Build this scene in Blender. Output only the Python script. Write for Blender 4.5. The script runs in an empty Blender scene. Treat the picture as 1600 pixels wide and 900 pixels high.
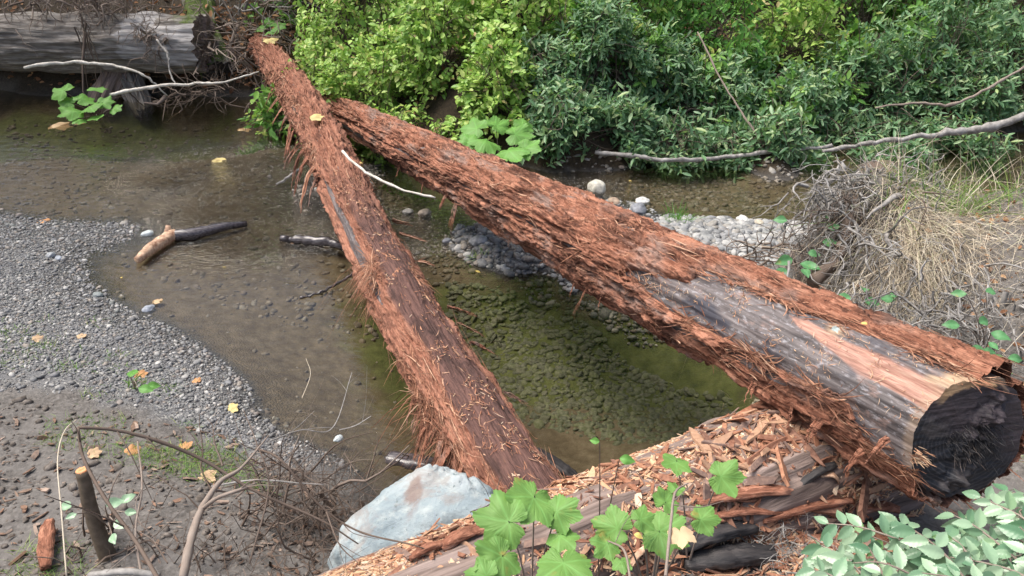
import bpy, math, numpy as np
from mathutils import Matrix, Vector
RS = np.random.RandomState(7)
sc = bpy.context.scene
COL = sc.collection
PI = math.pi

# ------------------------------------------------------------------ camera frame (used to lay the plan out)
TH = math.radians(29); FPX = 1200.0; CH = 2.8
CAM = np.array([0, 0, CH]); FW = np.array([0, math.cos(TH), -math.sin(TH)]); UP = np.array([0, math.sin(TH), math.cos(TH)]); RT = np.array([1., 0, 0])
def ray(px, py): return (RT * (px - 800) - UP * (py - 450) + FW * FPX) / FPX
def atd(px, py, d): return CAM + ray(px, py) * d
def atz(px, py, z=0.0):
    r = ray(px, py); return CAM + r * ((z - CH) / r[2])

# ------------------------------------------------------------------ noise
_P = np.random.RandomState(3).permutation(256); _P = np.concatenate([_P, _P, _P])
_G = np.array([[1,1,0],[-1,1,0],[1,-1,0],[-1,-1,0],[1,0,1],[-1,0,1],[1,0,-1],[-1,0,-1],[0,1,1],[0,-1,1],[0,1,-1],[0,-1,-1]], float)
def pn(p):
    p = np.asarray(p, float); i = np.floor(p).astype(int); f = p - i; i &= 255
    u = f * f * f * (f * (f * 6 - 15) + 10); r = 0
    for dx in (0, 1):
        wx = u[..., 0] if dx else 1 - u[..., 0]
        for dy in (0, 1):
            wy = u[..., 1] if dy else 1 - u[..., 1]
            for dz in (0, 1):
                wz = u[..., 2] if dz else 1 - u[..., 2]
                h = _P[_P[_P[(i[..., 0] + dx) & 255] + ((i[..., 1] + dy) & 255)] + ((i[..., 2] + dz) & 255)] % 12
                g = _G[h]
                r = r + wx * wy * wz * (g[..., 0] * (f[..., 0] - dx) + g[..., 1] * (f[..., 1] - dy) + g[..., 2] * (f[..., 2] - dz))
    return r
def fbm(p, o=4, g=.5):
    p = np.asarray(p, float); a = 1; s = 0
    for k in range(o):
        s = s + a * pn(p * 2 ** k + 17.3 * k); a *= g
    return s
def S3(*a): return np.stack(np.broadcast_arrays(*a), -1).astype(float)
def sm(a, b, x):
    t = np.clip((x - a) / (b - a), 0, 1); return t * t * (3 - 2 * t)
def unit(v):
    v = np.asarray(v, float); return v / np.maximum(np.linalg.norm(v, axis=-1, keepdims=True), 1e-9)

# ------------------------------------------------------------------ mesh building
class Geo:
    def __init__(s): s.v = []; s.f = []; s.n = 0; s.at = {}
    def add(s, V, F, **attr):
        V = np.asarray(V, float).reshape(-1, 3)
        for f in (F if isinstance(F, list) else [F]): s.f.append(np.asarray(f, int) + s.n)
        s.v.append(V); 
        for k, a in attr.items(): s.at.setdefault(k, []).append(np.broadcast_to(np.asarray(a, float), (len(V),)))
        s.n += len(V)
    def build(s, name, mat, parent=None, smooth=True, loc=None):
        V = np.concatenate(s.v); me = bpy.data.meshes.new(name)
        if loc is not None: V = V - np.asarray(loc)
        fs = [f for f in s.f if len(f)]
        tot = np.concatenate([np.full(len(f), f.shape[1]) for f in fs]); idx = np.concatenate([f.ravel() for f in fs])
        me.vertices.add(len(V)); me.vertices.foreach_set('co', V.ravel().astype(np.float32))
        me.loops.add(len(idx)); me.loops.foreach_set('vertex_index', idx.astype(np.int32))
        me.polygons.add(len(tot)); me.polygons.foreach_set('loop_start', (np.cumsum(tot) - tot).astype(np.int32))
        me.polygons.foreach_set('loop_total', tot.astype(np.int32))
        me.polygons.foreach_set('use_smooth', np.full(len(tot), bool(smooth)))
        me.update(calc_edges=True)
        for k, a in s.at.items():
            at = me.attributes.new(k, 'FLOAT', 'POINT'); at.data.foreach_set('value', np.concatenate(a).astype(np.float32))
        o = bpy.data.objects.new(name, me); COL.objects.link(o)
        if mat: me.materials.append(mat)
        if parent: o.parent = parent
        if loc is not None: o.location = loc
        return o
def tag(o, label=None, cat=None, group=None, kind=None):
    if label: o['label'] = label
    if cat: o['category'] = cat
    if group: o['group'] = group
    if kind: o['kind'] = kind
    return o
def empty(name, loc=(0, 0, 0), mtx=None):
    o = bpy.data.objects.new(name, None); COL.objects.link(o); o.empty_display_size = .1
    if mtx is not None: o.matrix_world = mtx
    else: o.location = loc
    return o
def gridF(n, m, wrap=False):
    i = np.arange(n - 1)[:, None]; j = np.arange(m if wrap else m - 1)[None, :]
    a = i * m + j; b = i * m + (j + 1) % m
    return np.stack([a, b, b + m, a + m], -1).reshape(-1, 4)
def tube(P, r, k=6, cap=True, geo=None, nz=0, **attr):
    P = np.asarray(P, float); n = len(P); r = np.broadcast_to(np.asarray(r, float), (n,))
    T = unit(np.gradient(P, axis=0)); u = np.cross(T[0], [0.1, .2, 1.]); u = unit(u); A = []
    for t in T:
        u = unit(u - t * (u @ t)); A.append((u, np.cross(t, u)))
    an = np.linspace(0, 2 * PI, k, endpoint=False)
    V = np.array([P[i] + r[i] * (np.outer(np.cos(an), A[i][0]) + np.outer(np.sin(an), A[i][1])) for i in range(n)]).reshape(-1, 3)
    if nz: V = V + nz * np.repeat(r, k)[:, None] * fbm(V * (1.2 / r.mean()), 2)[:, None] * unit(V - np.repeat(P, k, 0))
    F = [gridF(n, k, True)]
    if cap:
        V = np.concatenate([V, P[:1], P[-1:]]); j = np.arange(k)
        F += [np.stack([np.full(k, n * k), (j + 1) % k, j], -1), np.stack([np.full(k, n * k + 1), (n - 1) * k + j, (n - 1) * k + (j + 1) % k], -1)]
    if geo is None: return V, F
    geo.add(V, F, **attr)
def inst(geo, TV, TF, R, T, Sc, **attr):
    """many transformed copies of a small template in one mesh: R (N,3,3) columns are axes, Sc (N,) or (N,3)"""
    N = len(T); Sc = np.asarray(Sc, float)
    if Sc.ndim == 1: Sc = np.repeat(Sc[:, None], 3, 1)
    V = np.einsum('nij,nkj->nki', R, TV[None] * Sc[:, None, :]) + T[:, None, :]
    off = (np.arange(N) * len(TV))[:, None, None]
    F = [(f[None] + off).reshape(-1, f.shape[1]) for f in (TF if isinstance(TF, list) else [TF])]
    geo.add(V.reshape(-1, 3), F, **{k: np.repeat(a, len(TV)) for k, a in attr.items()})
def frames(x, up, rs=RS, tilt=0.0):
    x = unit(x); up = np.broadcast_to(np.asarray(up, float), x.shape) + (rs.normal(size=x.shape) * tilt if tilt else 0)
    y = unit(np.cross(up, x)); z = np.cross(x, y); return np.stack([x, y, z], -1)
def randR(n, rs=RS):
    return frames(rs.normal(size=(n, 3)), rs.normal(size=(n, 3)), rs)
_ico = {}
def ico(sub):
    if sub in _ico: return _ico[sub]
    import bmesh
    b = bmesh.new(); bmesh.ops.create_icosphere(b, subdivisions=sub, radius=1)
    V = np.array([v.co[:] for v in b.verts]); F = np.array([[v.index for v in f.verts] for f in b.faces]); b.free()
    _ico[sub] = (V, F); return V, F
def spline(P, n):
    P = np.asarray(P, float); t = np.linspace(0, len(P) - 1, n); i = np.clip(t.astype(int), 0, len(P) - 2); f = (t - i)[:, None]
    Q = np.concatenate([[2 * P[0] - P[1]], P, [2 * P[-1] - P[-2]]]); a, b, c, d = Q[i], Q[i + 1], Q[i + 2], Q[i + 3]
    return .5 * (2 * b + (c - a) * f + (2 * a - 5 * b + 4 * c - d) * f ** 2 + (3 * b - a - 3 * c + d) * f ** 3)

# ------------------------------------------------------------------ materials
class M:
    def __init__(s, name, rough=.85, spec=.3):
        s.m = bpy.data.materials.new(name); s.m.use_nodes = True; s.t = s.m.node_tree; s.b = s.t.nodes['Principled BSDF']
        s.b.inputs['Roughness'].default_value = rough; s.b.inputs['Specular IOR Level'].default_value = spec; s._c = {}
    def N(s, typ, **k):
        n = s.t.nodes.new(typ)
        for a, v in k.items():
            if a in n.inputs.keys(): s.set(n.inputs[a], v)
            else: setattr(n, a, v)
        return n
    def set(s, inp, v):
        if isinstance(v, bpy.types.NodeSocket): s.t.links.new(v, inp)
        else: inp.default_value = v
    def coord(s, scale=(1, 1, 1), kind='Object'):
        if kind not in s._c: s._c[kind] = s.N('ShaderNodeTexCoord').outputs[kind]
        n = s.N('ShaderNodeVectorMath', operation='MULTIPLY'); s.set(n.inputs[0], s._c[kind]); n.inputs[1].default_value = scale
        return n.outputs[0]
    def noise(s, scale, sc=(1, 1, 1), detail=4, rough=.55, dist=0, kind='Object'):
        n = s.N('ShaderNodeTexNoise', Scale=scale, Detail=detail, Roughness=rough, Distortion=dist); s.set(n.inputs['Vector'], s.coord(sc, kind)); return n.outputs['Fac']
    def voro(s, scale, sc=(1, 1, 1), out='Distance', feature='F1'):
        n = s.N('ShaderNodeTexVoronoi', feature=feature); n.inputs['Scale'].default_value = scale; s.set(n.inputs['Vector'], s.coord(sc)); return n.outputs[out]
    def ramp(s, fac, stops, interp='LINEAR'):
        n = s.N('ShaderNodeValToRGB'); s.set(n.inputs[0], fac); e = n.color_ramp.elements; n.color_ramp.interpolation = interp
        while len(e) < len(stops): e.new(.5)
        for q, (p, c) in zip(e, stops): q.position = p; q.color = (*c, 1) if len(c) == 3 else c
        return n.outputs[0]
    def mix(s, fac, a, b, mode='MIX'):
        n = s.N('ShaderNodeMix', data_type='RGBA', blend_type=mode); s.set(n.inputs[0], fac)
        for i, v in ((6, a), (7, b)): s.set(n.inputs[i], (*v, 1) if isinstance(v, tuple) and len(v) == 3 else v)
        return n.outputs[2]
    def math(s, op, a, b=0.0, clamp=False):
        n = s.N('ShaderNodeMath', operation=op, use_clamp=clamp); s.set(n.inputs[0], a); s.set(n.inputs[1], b); return n.outputs[0]
    def step(s, a, b, x):
        n = s.N('ShaderNodeMapRange', interpolation_type='SMOOTHSTEP'); s.set(n.inputs[0], x); n.inputs[1].default_value = a; n.inputs[2].default_value = b; return n.outputs[0]
    def attr(s, name): return s.N('ShaderNodeAttribute', attribute_name=name).outputs['Fac']
    def island(s): return s.N('ShaderNodeNewGeometry').outputs['Random Per Island']
    def color(s, c): s.set(s.b.inputs['Base Color'], (*c, 1) if isinstance(c, tuple) else c); return s
    def bump(s, h, strength=.5, dist=.01):
        n = s.N('ShaderNodeBump', Strength=strength, Distance=dist); s.set(n.inputs['Height'], h); s.set(s.b.inputs['Normal'], n.outputs[0]); return s
    def translucent(s, col, f=.3):
        t = s.N('ShaderNodeBsdfTranslucent'); s.set(t.inputs['Color'], col); x = s.N('ShaderNodeMixShader'); x.inputs[0].default_value = f
        s.t.links.new(s.b.outputs[0], x.inputs[1]); s.t.links.new(t.outputs[0], x.inputs[2]); s.t.links.new(x.outputs[0], s.t.nodes['Material Output'].inputs[0]); return s

MT = {}
def bark_mat(name, dark, mid, light, grey, gf=.3, wet=0.0):
    m = M(name, .9 - .35 * wet, .2 + .3 * wet)
    a = m.noise(1, (2.2, 26, 26), 5, .65, .6); b = m.noise(1, (9, 170, 170), 4, .6, .3); c = m.noise(2.1, (1, 1.6, 1.6), 4, .6)
    col = m.ramp(a, [(.28, dark), (.48, mid), (.7, light)])
    col = m.mix(m.step(.45, .75, b), col, light); col = m.mix(m.step(.35, .12, b), col, dark)
    col = m.mix(m.math('MULTIPLY', m.step(.52, .68, c), gf), col, grey)
    z1 = m.noise(2.6, (1, 3.0, 3.0), 6, .7, .6); z2 = m.noise(9, (1, 3, 3), 4, .65, .4)
    col = m.mix(m.math('MULTIPLY', m.step(.48, .60, z1), .7), col, tuple(v * .9 for v in dark)); col = m.mix(m.math('MULTIPLY', m.step(.56, .66, z2), .7), col, tuple(v * 1.15 for v in light))
    col = m.mix(m.math('MULTIPLY', m.step(.44, .36, z2), .75), col, dark); col = m.mix(m.math('MULTIPLY', m.step(.56, .66, m.noise(1.3, (1, 5, 5), 5, .65)), .6), col, grey)
    m.color(col); m.bump(m.math('ADD', m.math('MULTIPLY', a, 1.2), b), .9, .006); return m.m
MT['bark'] = bark_mat('red_bark', (.05, .023, .017), (.215, .088, .055), (.42, .205, .135), (.27, .21, .185), .7)
MT['bark_wet'] = bark_mat('dark_bark', (.045, .018, .014), (.15, .058, .04), (.30, .125, .075), (.20, .12, .10), .45, .2)
def chips(name, cols, rough=.85):
    m = M(name, rough, .25); st = [(i / len(cols), c) for i, c in enumerate(cols)]
    n = m.noise(60, (1, 1, 1), 3)
    m.color(m.mix(.35, m.ramp(m.island(), st, 'CONSTANT'), m.ramp(n, [(.3, (.10, .045, .03)), (.7, (.5, .3, .2))]))); return m.m
MT['fibre'] = chips('bark_fibre', [(.12, .045, .03), (.27, .105, .062), (.36, .155, .09), (.19, .07, .045), (.46, .23, .14), (.31, .125, .075), (.07, .03, .022), (.56, .35, .24), (.16, .07, .05)])
MT['chip'] = chips('wood_chip', [(.66, .43, .26), (.52, .29, .17), (.36, .17, .10), (.74, .56, .38), (.62, .38, .22), (.27, .12, .08), (.78, .64, .48), (.50, .25, .14), (.56, .43, .33), (.70, .49, .30)])
MT['litter'] = chips('bark_litter', [(.28, .11, .06), (.20, .08, .05), (.36, .17, .10), (.13, .06, .045), (.42, .26, .17), (.17, .13, .12)])
# bare weathered heartwood of the big log; attributes hewn / pale / knot are material zones of the wood
m = M('bare_wood', .62, .4)
n1 = m.noise(1, (2.5, 40, 40), 5, .6, .4); n2 = m.noise(7, (1, 2, 2), 5, .65); n3 = m.noise(1, (14, 160, 160), 3)
c = m.ramp(n1, [(.3, (.04, .036, .038)), (.5, (.10, .086, .087)), (.72, (.205, .18, .18))])
c = m.mix(m.math('MULTIPLY', m.step(.54, .70, n2), .8), c, (.28, .19, .165)); c = m.mix(m.math('MULTIPLY', m.step(.52, .70, m.noise(26, (1, 2.6, 2.6), 5, .7)), .6), c, (.40, .395, .43)); c = m.mix(m.step(.42, .30, m.noise(4, (1, 1.6, 1.6), 4)), c, (.05, .05, .065))
salm = m.ramp(m.math('ADD', m.math('MULTIPLY', n3, .5), m.math('MULTIPLY', n1, .5)), [(.35, (.17, .08, .06)), (.5, (.34, .18, .135)), (.66, (.47, .32, .25))])
c = m.mix(m.attr('hewn'), c, salm); c = m.mix(m.attr('pale'), c, m.ramp(n3, [(.3, (.30, .19, .12)), (.7, (.50, .37, .25))]))
c = m.mix(m.attr('disc'), c, (.33, .40, .40))
m.color(c); m.bump(m.math('ADD', n1, m.math('MULTIPLY', n3, .5)), .5, .004); MT['bare'] = m.m
m = M('grey_wood', .8, .3); n1 = m.noise(1, (2.2, 34, 34), 6, .65, .5); n2 = m.noise(3, (1, 1, 1), 4)
c = m.ramp(n1, [(.3, (.07, .06, .052)), (.5, (.19, .17, .152)), (.7, (.36, .34, .32))])
c = m.mix(m.math('MULTIPLY', m.attr('moss'), m.step(.38, .55, n2)), c, m.ramp(m.noise(50), [(.3, (.03, .05, .01)), (.7, (.12, .17, .03))]))
c = m.mix(m.math('MULTIPLY', m.step(.1, .8, m.math('MULTIPLY', m.attr('moss'), -1.0)), .45), c, m.ramp(n1, [(.3, (.22, .21, .21)), (.6, (.62, .61, .62))]))
m.color(c); m.bump(n1, .8, .012); MT['grey'] = m.m
m = M('brown_grey_wood', .8, .3); n1 = m.noise(1, (2.2, 40, 40), 6, .65, .5)
c = m.ramp(n1, [(.3, (.06, .045, .04)), (.5, (.20, .15, .13)), (.72, (.36, .28, .25))]); m.color(c); m.bump(n1, .8, .01); MT['oldlog'] = m.m
m = M('cut_end', .55, .4); n1 = m.noise(8, (1, 1, 1), 5, .6); n3 = m.noise(1, (4, 14, 90), 4, .6, .3)
c = m.ramp(n3, [(.3, (.006, .007, .010)), (.55, (.014, .016, .022)), (.78, (.045, .045, .055))])
rl = m.N('ShaderNodeVectorMath', operation='LENGTH'); m.set(rl.inputs[0], m.coord((0, 1, 1))); rg = m.math('SINE', m.math('ADD', m.math('MULTIPLY', rl.outputs['Value'], 420.0), m.math('MULTIPLY', m.noise(7), 16.0)))
c = m.mix(m.math('MULTIPLY', m.step(.3, 1.0, rg), .35), c, (.09, .085, .09)); c = m.mix(m.math('MULTIPLY', m.step(.56, .66, n1), .5), c, (.10, .085, .08))
c = m.mix(m.attr('plum'), c, m.ramp(n3, [(.3, (.025, .02, .024)), (.7, (.10, .075, .08))]))
c = m.mix(m.attr('rim'), c, m.ramp(n1, [(.3, (.34, .20, .10)), (.7, (.55, .40, .24))]))
m.color(c); m.bump(n3, .6, .006); MT['cut'] = m.m
m = M('charred_wood', .6, .4); n1 = m.noise(1, (5, 60, 60), 5); m.color(m.ramp(n1, [(.35, (.012, .012, .014)), (.6, (.05, .045, .045)), (.8, (.14, .12, .11))])); m.bump(n1, .8, .008); MT['char'] = m.m
m = M('dead_twig', .8, .25); m.color(m.mix(m.noise(30), m.ramp(m.island(), [(0, (.14, .11, .09)), (.4, (.27, .225, .19)), (.8, (.42, .36, .31)), (1, (.09, .065, .05))]), (.16, .12, .10))); MT['twig'] = m.m
m = M('dark_root', .85, .2); m.color(m.mix(m.noise(25), m.ramp(m.island(), [(0, (.06, .042, .034)), (.5, (.14, .105, .085)), (1, (.26, .21, .18))]), (.10, .075, .06))); MT['root'] = m.m
def plain(name, a, b, scale=20, rough=.7, spec=.3, bump=.3, sc_=(1, 1, 1)):
    m = M(name, rough, spec); n = m.noise(scale, sc_, 5, .6); m.color(m.ramp(n, [(.32, a), (.68, b)])); m.bump(n, bump, .005); return m.m
MT['white_twig'] = plain('bleached_branch', (.42, .38, .33), (.72, .69, .63), 25)
MT['grey_branch'] = plain('grey_branch', (.13, .12, .11), (.40, .385, .37), 16)
MT['wet_wood'] = plain('wet_black_wood', (.018, .016, .018), (.11, .095, .10), 1, .22, .7, .6, (14, 90, 90))
MT['peeled'] = plain('peeled_wood', (.22, .10, .06), (.66, .47, .33), 9, .7, .3, .6, (3, 3, 3))
MT['stake_bark'] = plain('smooth_brown_bark', (.09, .07, .05), (.17, .135, .10), 30, .75)
MT['fresh_cut'] = plain('fresh_orange_cut', (.60, .20, .07), (.75, .42, .22), 60, .6)
def leafmat(name, stops, tr=.35, rough=.45, spec=.45, tcol=None, veins=False, blotch=None):
    m = M(name, rough, spec); c = m.ramp(m.island(), stops)
    if blotch: c = m.mix(m.step(.62, .74, m.noise(blotch[1], (1, 1, 1), 3)), c, blotch[0])
    c = m.mix(.5, c, m.ramp(m.noise(6), [(.3, (.35, .35, .35)), (.7, (.65, .65, .65))]), 'OVERLAY')
    if veins: c = m.mix(m.math('MULTIPLY', m.attr('vein'), .55), c, tuple(min(1, v * 1.7 + .02) for v in stops[1][1]))
    m.color(c); m.translucent(m.mix(.5, c, tcol or (.25, .45, .05)), tr); return m.m
MT['lf_yellow'] = leafmat('yellow_green_leaves', [(0, (.16, .31, .055)), (.35, (.31, .52, .10)), (.75, (.44, .62, .15)), (.93, (.52, .60, .19)), (1, (.45, .30, .14))])
MT['lf_mid'] = leafmat('mid_green_leaves', [(0, (.07, .19, .04)), (.4, (.15, .34, .07)), (.85, (.25, .46, .10)), (1, (.38, .40, .10))])
MT['lf_willow'] = leafmat('blue_green_leaves', [(0, (.08, .18, .09)), (.45, (.17, .32, .16)), (.8, (.27, .43, .235)), (1, (.38, .48, .22))], .35, .4, .5)
MT['lf_bright'] = leafmat('bright_green_leaf', [(0, (.08, .23, .045)), (.5, (.12, .31, .065)), (1, (.17, .36, .08))], .35, .5, .35, None, True)
MT['lf_seed'] = leafmat('seedling_leaf', [(0, (.06, .19, .075)), (.5, (.09, .25, .10)), (1, (.13, .30, .13))], .3, .45, .4, None, True, ((.30, .28, .08), 20))
MT['lf_thimble'] = leafmat('broad_soft_leaf', [(0, (.085, .21, .05)), (.5, (.12, .275, .07)), (1, (.17, .33, .08))], .3, .55, .35, None, True, ((.36, .30, .08), 14))
MT['lf_holly'] = leafmat('pale_glossy_leaf', [(0, (.10, .22, .12)), (.4, (.20, .33, .20)), (.8, (.32, .45, .30)), (1, (.12, .25, .08))], .15, .33, .6, (.3, .5, .2), True)
MT['lf_tan'] = leafmat('dead_tan_leaf', [(0, (.40, .20, .10)), (.5, (.52, .32, .18)), (1, (.60, .44, .28))], .2, .8, .2, (.5, .25, .1))
MT['lf_orange'] = leafmat('dead_orange_leaf', [(0, (.50, .17, .06)), (.5, (.58, .24, .10)), (1, (.60, .33, .16))], .2, .7, .2, (.5, .25, .1))
MT['lf_gold'] = leafmat('yellow_leaf', [(0, (.65, .48, .10)), (.5, (.72, .56, .16)), (1, (.72, .60, .28))], .25, .6, .3, (.6, .5, .1))
MT['lf_litter'] = leafmat('leaf_litter', [(0, (.10, .05, .03)), (.4, (.22, .11, .06)), (.75, (.38, .20, .10)), (1, (.50, .32, .18))], .15, .85, .15, (.4, .2, .1))
MT['grass'] = leafmat('green_grass', [(0, (.10, .22, .04)), (.6, (.20, .36, .08)), (1, (.40, .42, .16))], .3, .6, .3)
MT['dry'] = leafmat('dry_grass', [(0, (.36, .30, .24)), (.45, (.60, .52, .41)), (.85, (.78, .71, .57)), (1, (.52, .53, .32))], .2, .8, .2, (.5, .4, .2))
def stonemat(name, cols, rough=.7, dark=1.0):
    m = M(name, rough, .4); st = [(i / len(cols), tuple(v * dark for v in c)) for i, c in enumerate(cols)]
    n = m.noise(45, (1, 1, 1), 4); m.color(m.mix(.35, m.ramp(m.island(), st, 'CONSTANT'), m.ramp(n, [(.3, (.05 * dark,) * 3), (.7, (.42 * dark, .41 * dark, .40 * dark))]))); m.bump(n, .3, .004); return m.m
STC = [(.11, .113, .12), (.18, .185, .195), (.26, .262, .265), (.08, .082, .09), (.36, .355, .34), (.15, .165, .16), (.20, .165, .145), (.13, .14, .16), (.52, .51, .49), (.21, .215, .22), (.10, .10, .10), (.28, .24, .20), (.155, .16, .17), (.12, .12, .125)]
MT['gravel'] = stonemat('gravel_stone', STC); MT['pale_gravel'] = stonemat('pale_gravel_stone', [(.22, .23, .24), (.32, .33, .33), (.13, .14, .15), (.46, .46, .45), (.27, .255, .23), (.17, .18, .19), (.25, .26, .275)])
MT['bedstone'] = stonemat('silted_stone', [(.13, .105, .075), (.17, .135, .09), (.11, .09, .065), (.20, .165, .12), (.14, .115, .08), (.26, .22, .17), (.15, .11, .085), (.30, .28, .25)], .8)
MT['algae'] = stonemat('algae_stone', [(.07, .095, .032), (.10, .13, .045), (.055, .075, .032), (.12, .15, .05), (.085, .10, .045)], .85)
m = M('pale_blue_rock', .6, .35); n1 = m.noise(3.2, (1, 1, 1.4), 6, .62, .4); n2 = m.noise(14, (1, 1, 1), 5, .65); n4 = m.noise(2.6, (1.6, .8, .8), 5, .6, .5)
c = m.ramp(n1, [(.3, (.17, .225, .26)), (.5, (.31, .375, .405)), (.7, (.50, .545, .56))]); c = m.mix(m.math('MULTIPLY', m.step(.48, .7, n2), .5), c, (.54, .58, .56)); c = m.mix(m.step(.60, .70, m.noise(42, (1, 1, 1), 4, .7)), c, (.17, .22, .23))
st = m.math('ADD', m.math('MULTIPLY', m.attr('stain'), .42), n4)
c = m.mix(m.math('MULTIPLY', m.step(.60, .74, st), .85), c, (.24, .165, .14)); c = m.mix(m.step(.66, .72, m.noise(6, (3, 1, 1), 6, .6, 1.2)), c, (.24, .30, .36))
c = m.mix(m.math('MULTIPLY', m.step(.52, .62, m.noise(5, (1, 1, 1), 6, .7, .8)), .5), c, (.30, .25, .22)); vv = m.voro(3.2, (1, 1.4, 1), 'Distance', 'DISTANCE_TO_EDGE'); ck = m.math('MULTIPLY', m.step(.018, .0, m.math('ADD', vv, m.math('MULTIPLY', m.noise(12), .03))), 1.0)
m.color(m.mix(ck, c, (.10, .11, .12))); m.bump(m.math('ADD', n1, m.math('MULTIPLY', m.noise(30, (1, 1, 1), 6, .8), .5)), .9, .03); MT['rock'] = m.m

# ground: zones by attribute: gravel, silt bed, algae (also the painted dark of deep water), soil otherwise
m = M('ground', .9, .25)
v = m.voro(75, out='Color'); vb = m.voro(75); v2 = m.voro(38, out='Color')
sep = m.N('ShaderNodeSeparateColor'); m.set(sep.inputs[0], v); sep2 = m.N('ShaderNodeSeparateColor'); m.set(sep2.inputs[0], v2)
grav = m.ramp(sep.outputs[0], [(0, (.07, .07, .072)), (.4, (.13, .13, .133)), (.7, (.19, .19, .19)), (.95, (.34, .335, .32))])
grav = m.mix(m.step(.55, .7, sep2.outputs[0]), grav, (.15, .152, .158))
n1 = m.noise(4.5, (1, 1, 1), 6, .6); n2 = m.noise(38, (1, 1, 1), 5, .65); n0 = m.noise(1.2, (1, 1, 1), 4)
soil = m.ramp(n2, [(.3, (.062, .056, .052)), (.52, (.128, .118, .110)), (.75, (.23, .215, .205))]); soil = m.mix(m.math('MULTIPLY', m.step(.4, .65, n1), .7), soil, (.16, .15, .142))
bed = m.ramp(m.noise(11, (1, 1, 1), 6, .7), [(.3, (.085, .068, .048)), (.5, (.145, .12, .086)), (.72, (.23, .195, .15))])
alg_dark = m.ramp(m.noise(9, (1, 1, 1), 6, .7), [(.3, (.05, .062, .025)), (.5, (.105, .125, .048)), (.72, (.17, .19, .08))])
c = m.mix(m.step(.35, .6, m.math('ADD', m.attr('gravel'), m.math('MULTIPLY', m.math('SUBTRACT', n1, .5), .6))), soil, grav)
c = m.mix(m.attr('bed'), c, m.mix(m.step(.35, .65, m.math('ADD', m.attr('algae'), m.math('MULTIPLY', m.math('SUBTRACT', n1, .5), .5))), bed, alg_dark))
c = m.mix(m.attr('forest'), c, m.ramp(n2, [(.3, (.02, .016, .010)), (.6, (.055, .040, .026)), (.8, (.07, .08, .03))]))  # forest soil, painted dark over the far bank as shade under the bushes
c = m.mix(m.math('MULTIPLY', m.attr('wet'), .6), c, (.02, .018, .015))
m.color(c); m.bump(m.math('ADD', n2, m.math('MULTIPLY', m.math('MULTIPLY', vb, m.attr('gravel')), 1.5)), .7, .012); MT['ground'] = m.m

# water: thin clear surface over a real bed, tinted a little by tannin
m = M('water'); t = m.t; mo = t.nodes['Material Output']
tr = m.N('ShaderNodeBsdfTransparent'); tr.inputs[0].default_value = (.74, .72, .65, 1)
gl = m.N('ShaderNodeBsdfGlossy'); gl.inputs['Roughness'].default_value = .03; gl.inputs['Color'].default_value = (1, 1, 1, 1)
rf = m.attr('riffle')
h1 = m.noise(5, (1, 1.8, 1), 3, .5); h2 = m.noise(11, (1, 2.6, 1), 4, .6, .8)
hh = m.math('ADD', m.math('MULTIPLY', h1, .4), m.math('MULTIPLY', m.math('MULTIPLY', h2, rf), 14.0))
bp = m.N('ShaderNodeBump', Strength=.6, Distance=.03); m.set(bp.inputs['Height'], hh)
fr = m.N('ShaderNodeFresnel'); fr.inputs[0].default_value = 1.33; t.links.new(bp.outputs[0], fr.inputs[1]); t.links.new(bp.outputs[0], gl.inputs['Normal'])
mx = m.N('ShaderNodeMixShader'); m.set(mx.inputs[0], m.math('MULTIPLY', fr.outputs[0], 1.35, True)); t.links.new(tr.outputs[0], mx.inputs[1]); t.links.new(gl.outputs[0], mx.inputs[2])
t.links.new(mx.outputs[0], mo.inputs[0]); MT['water'] = m.m

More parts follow.
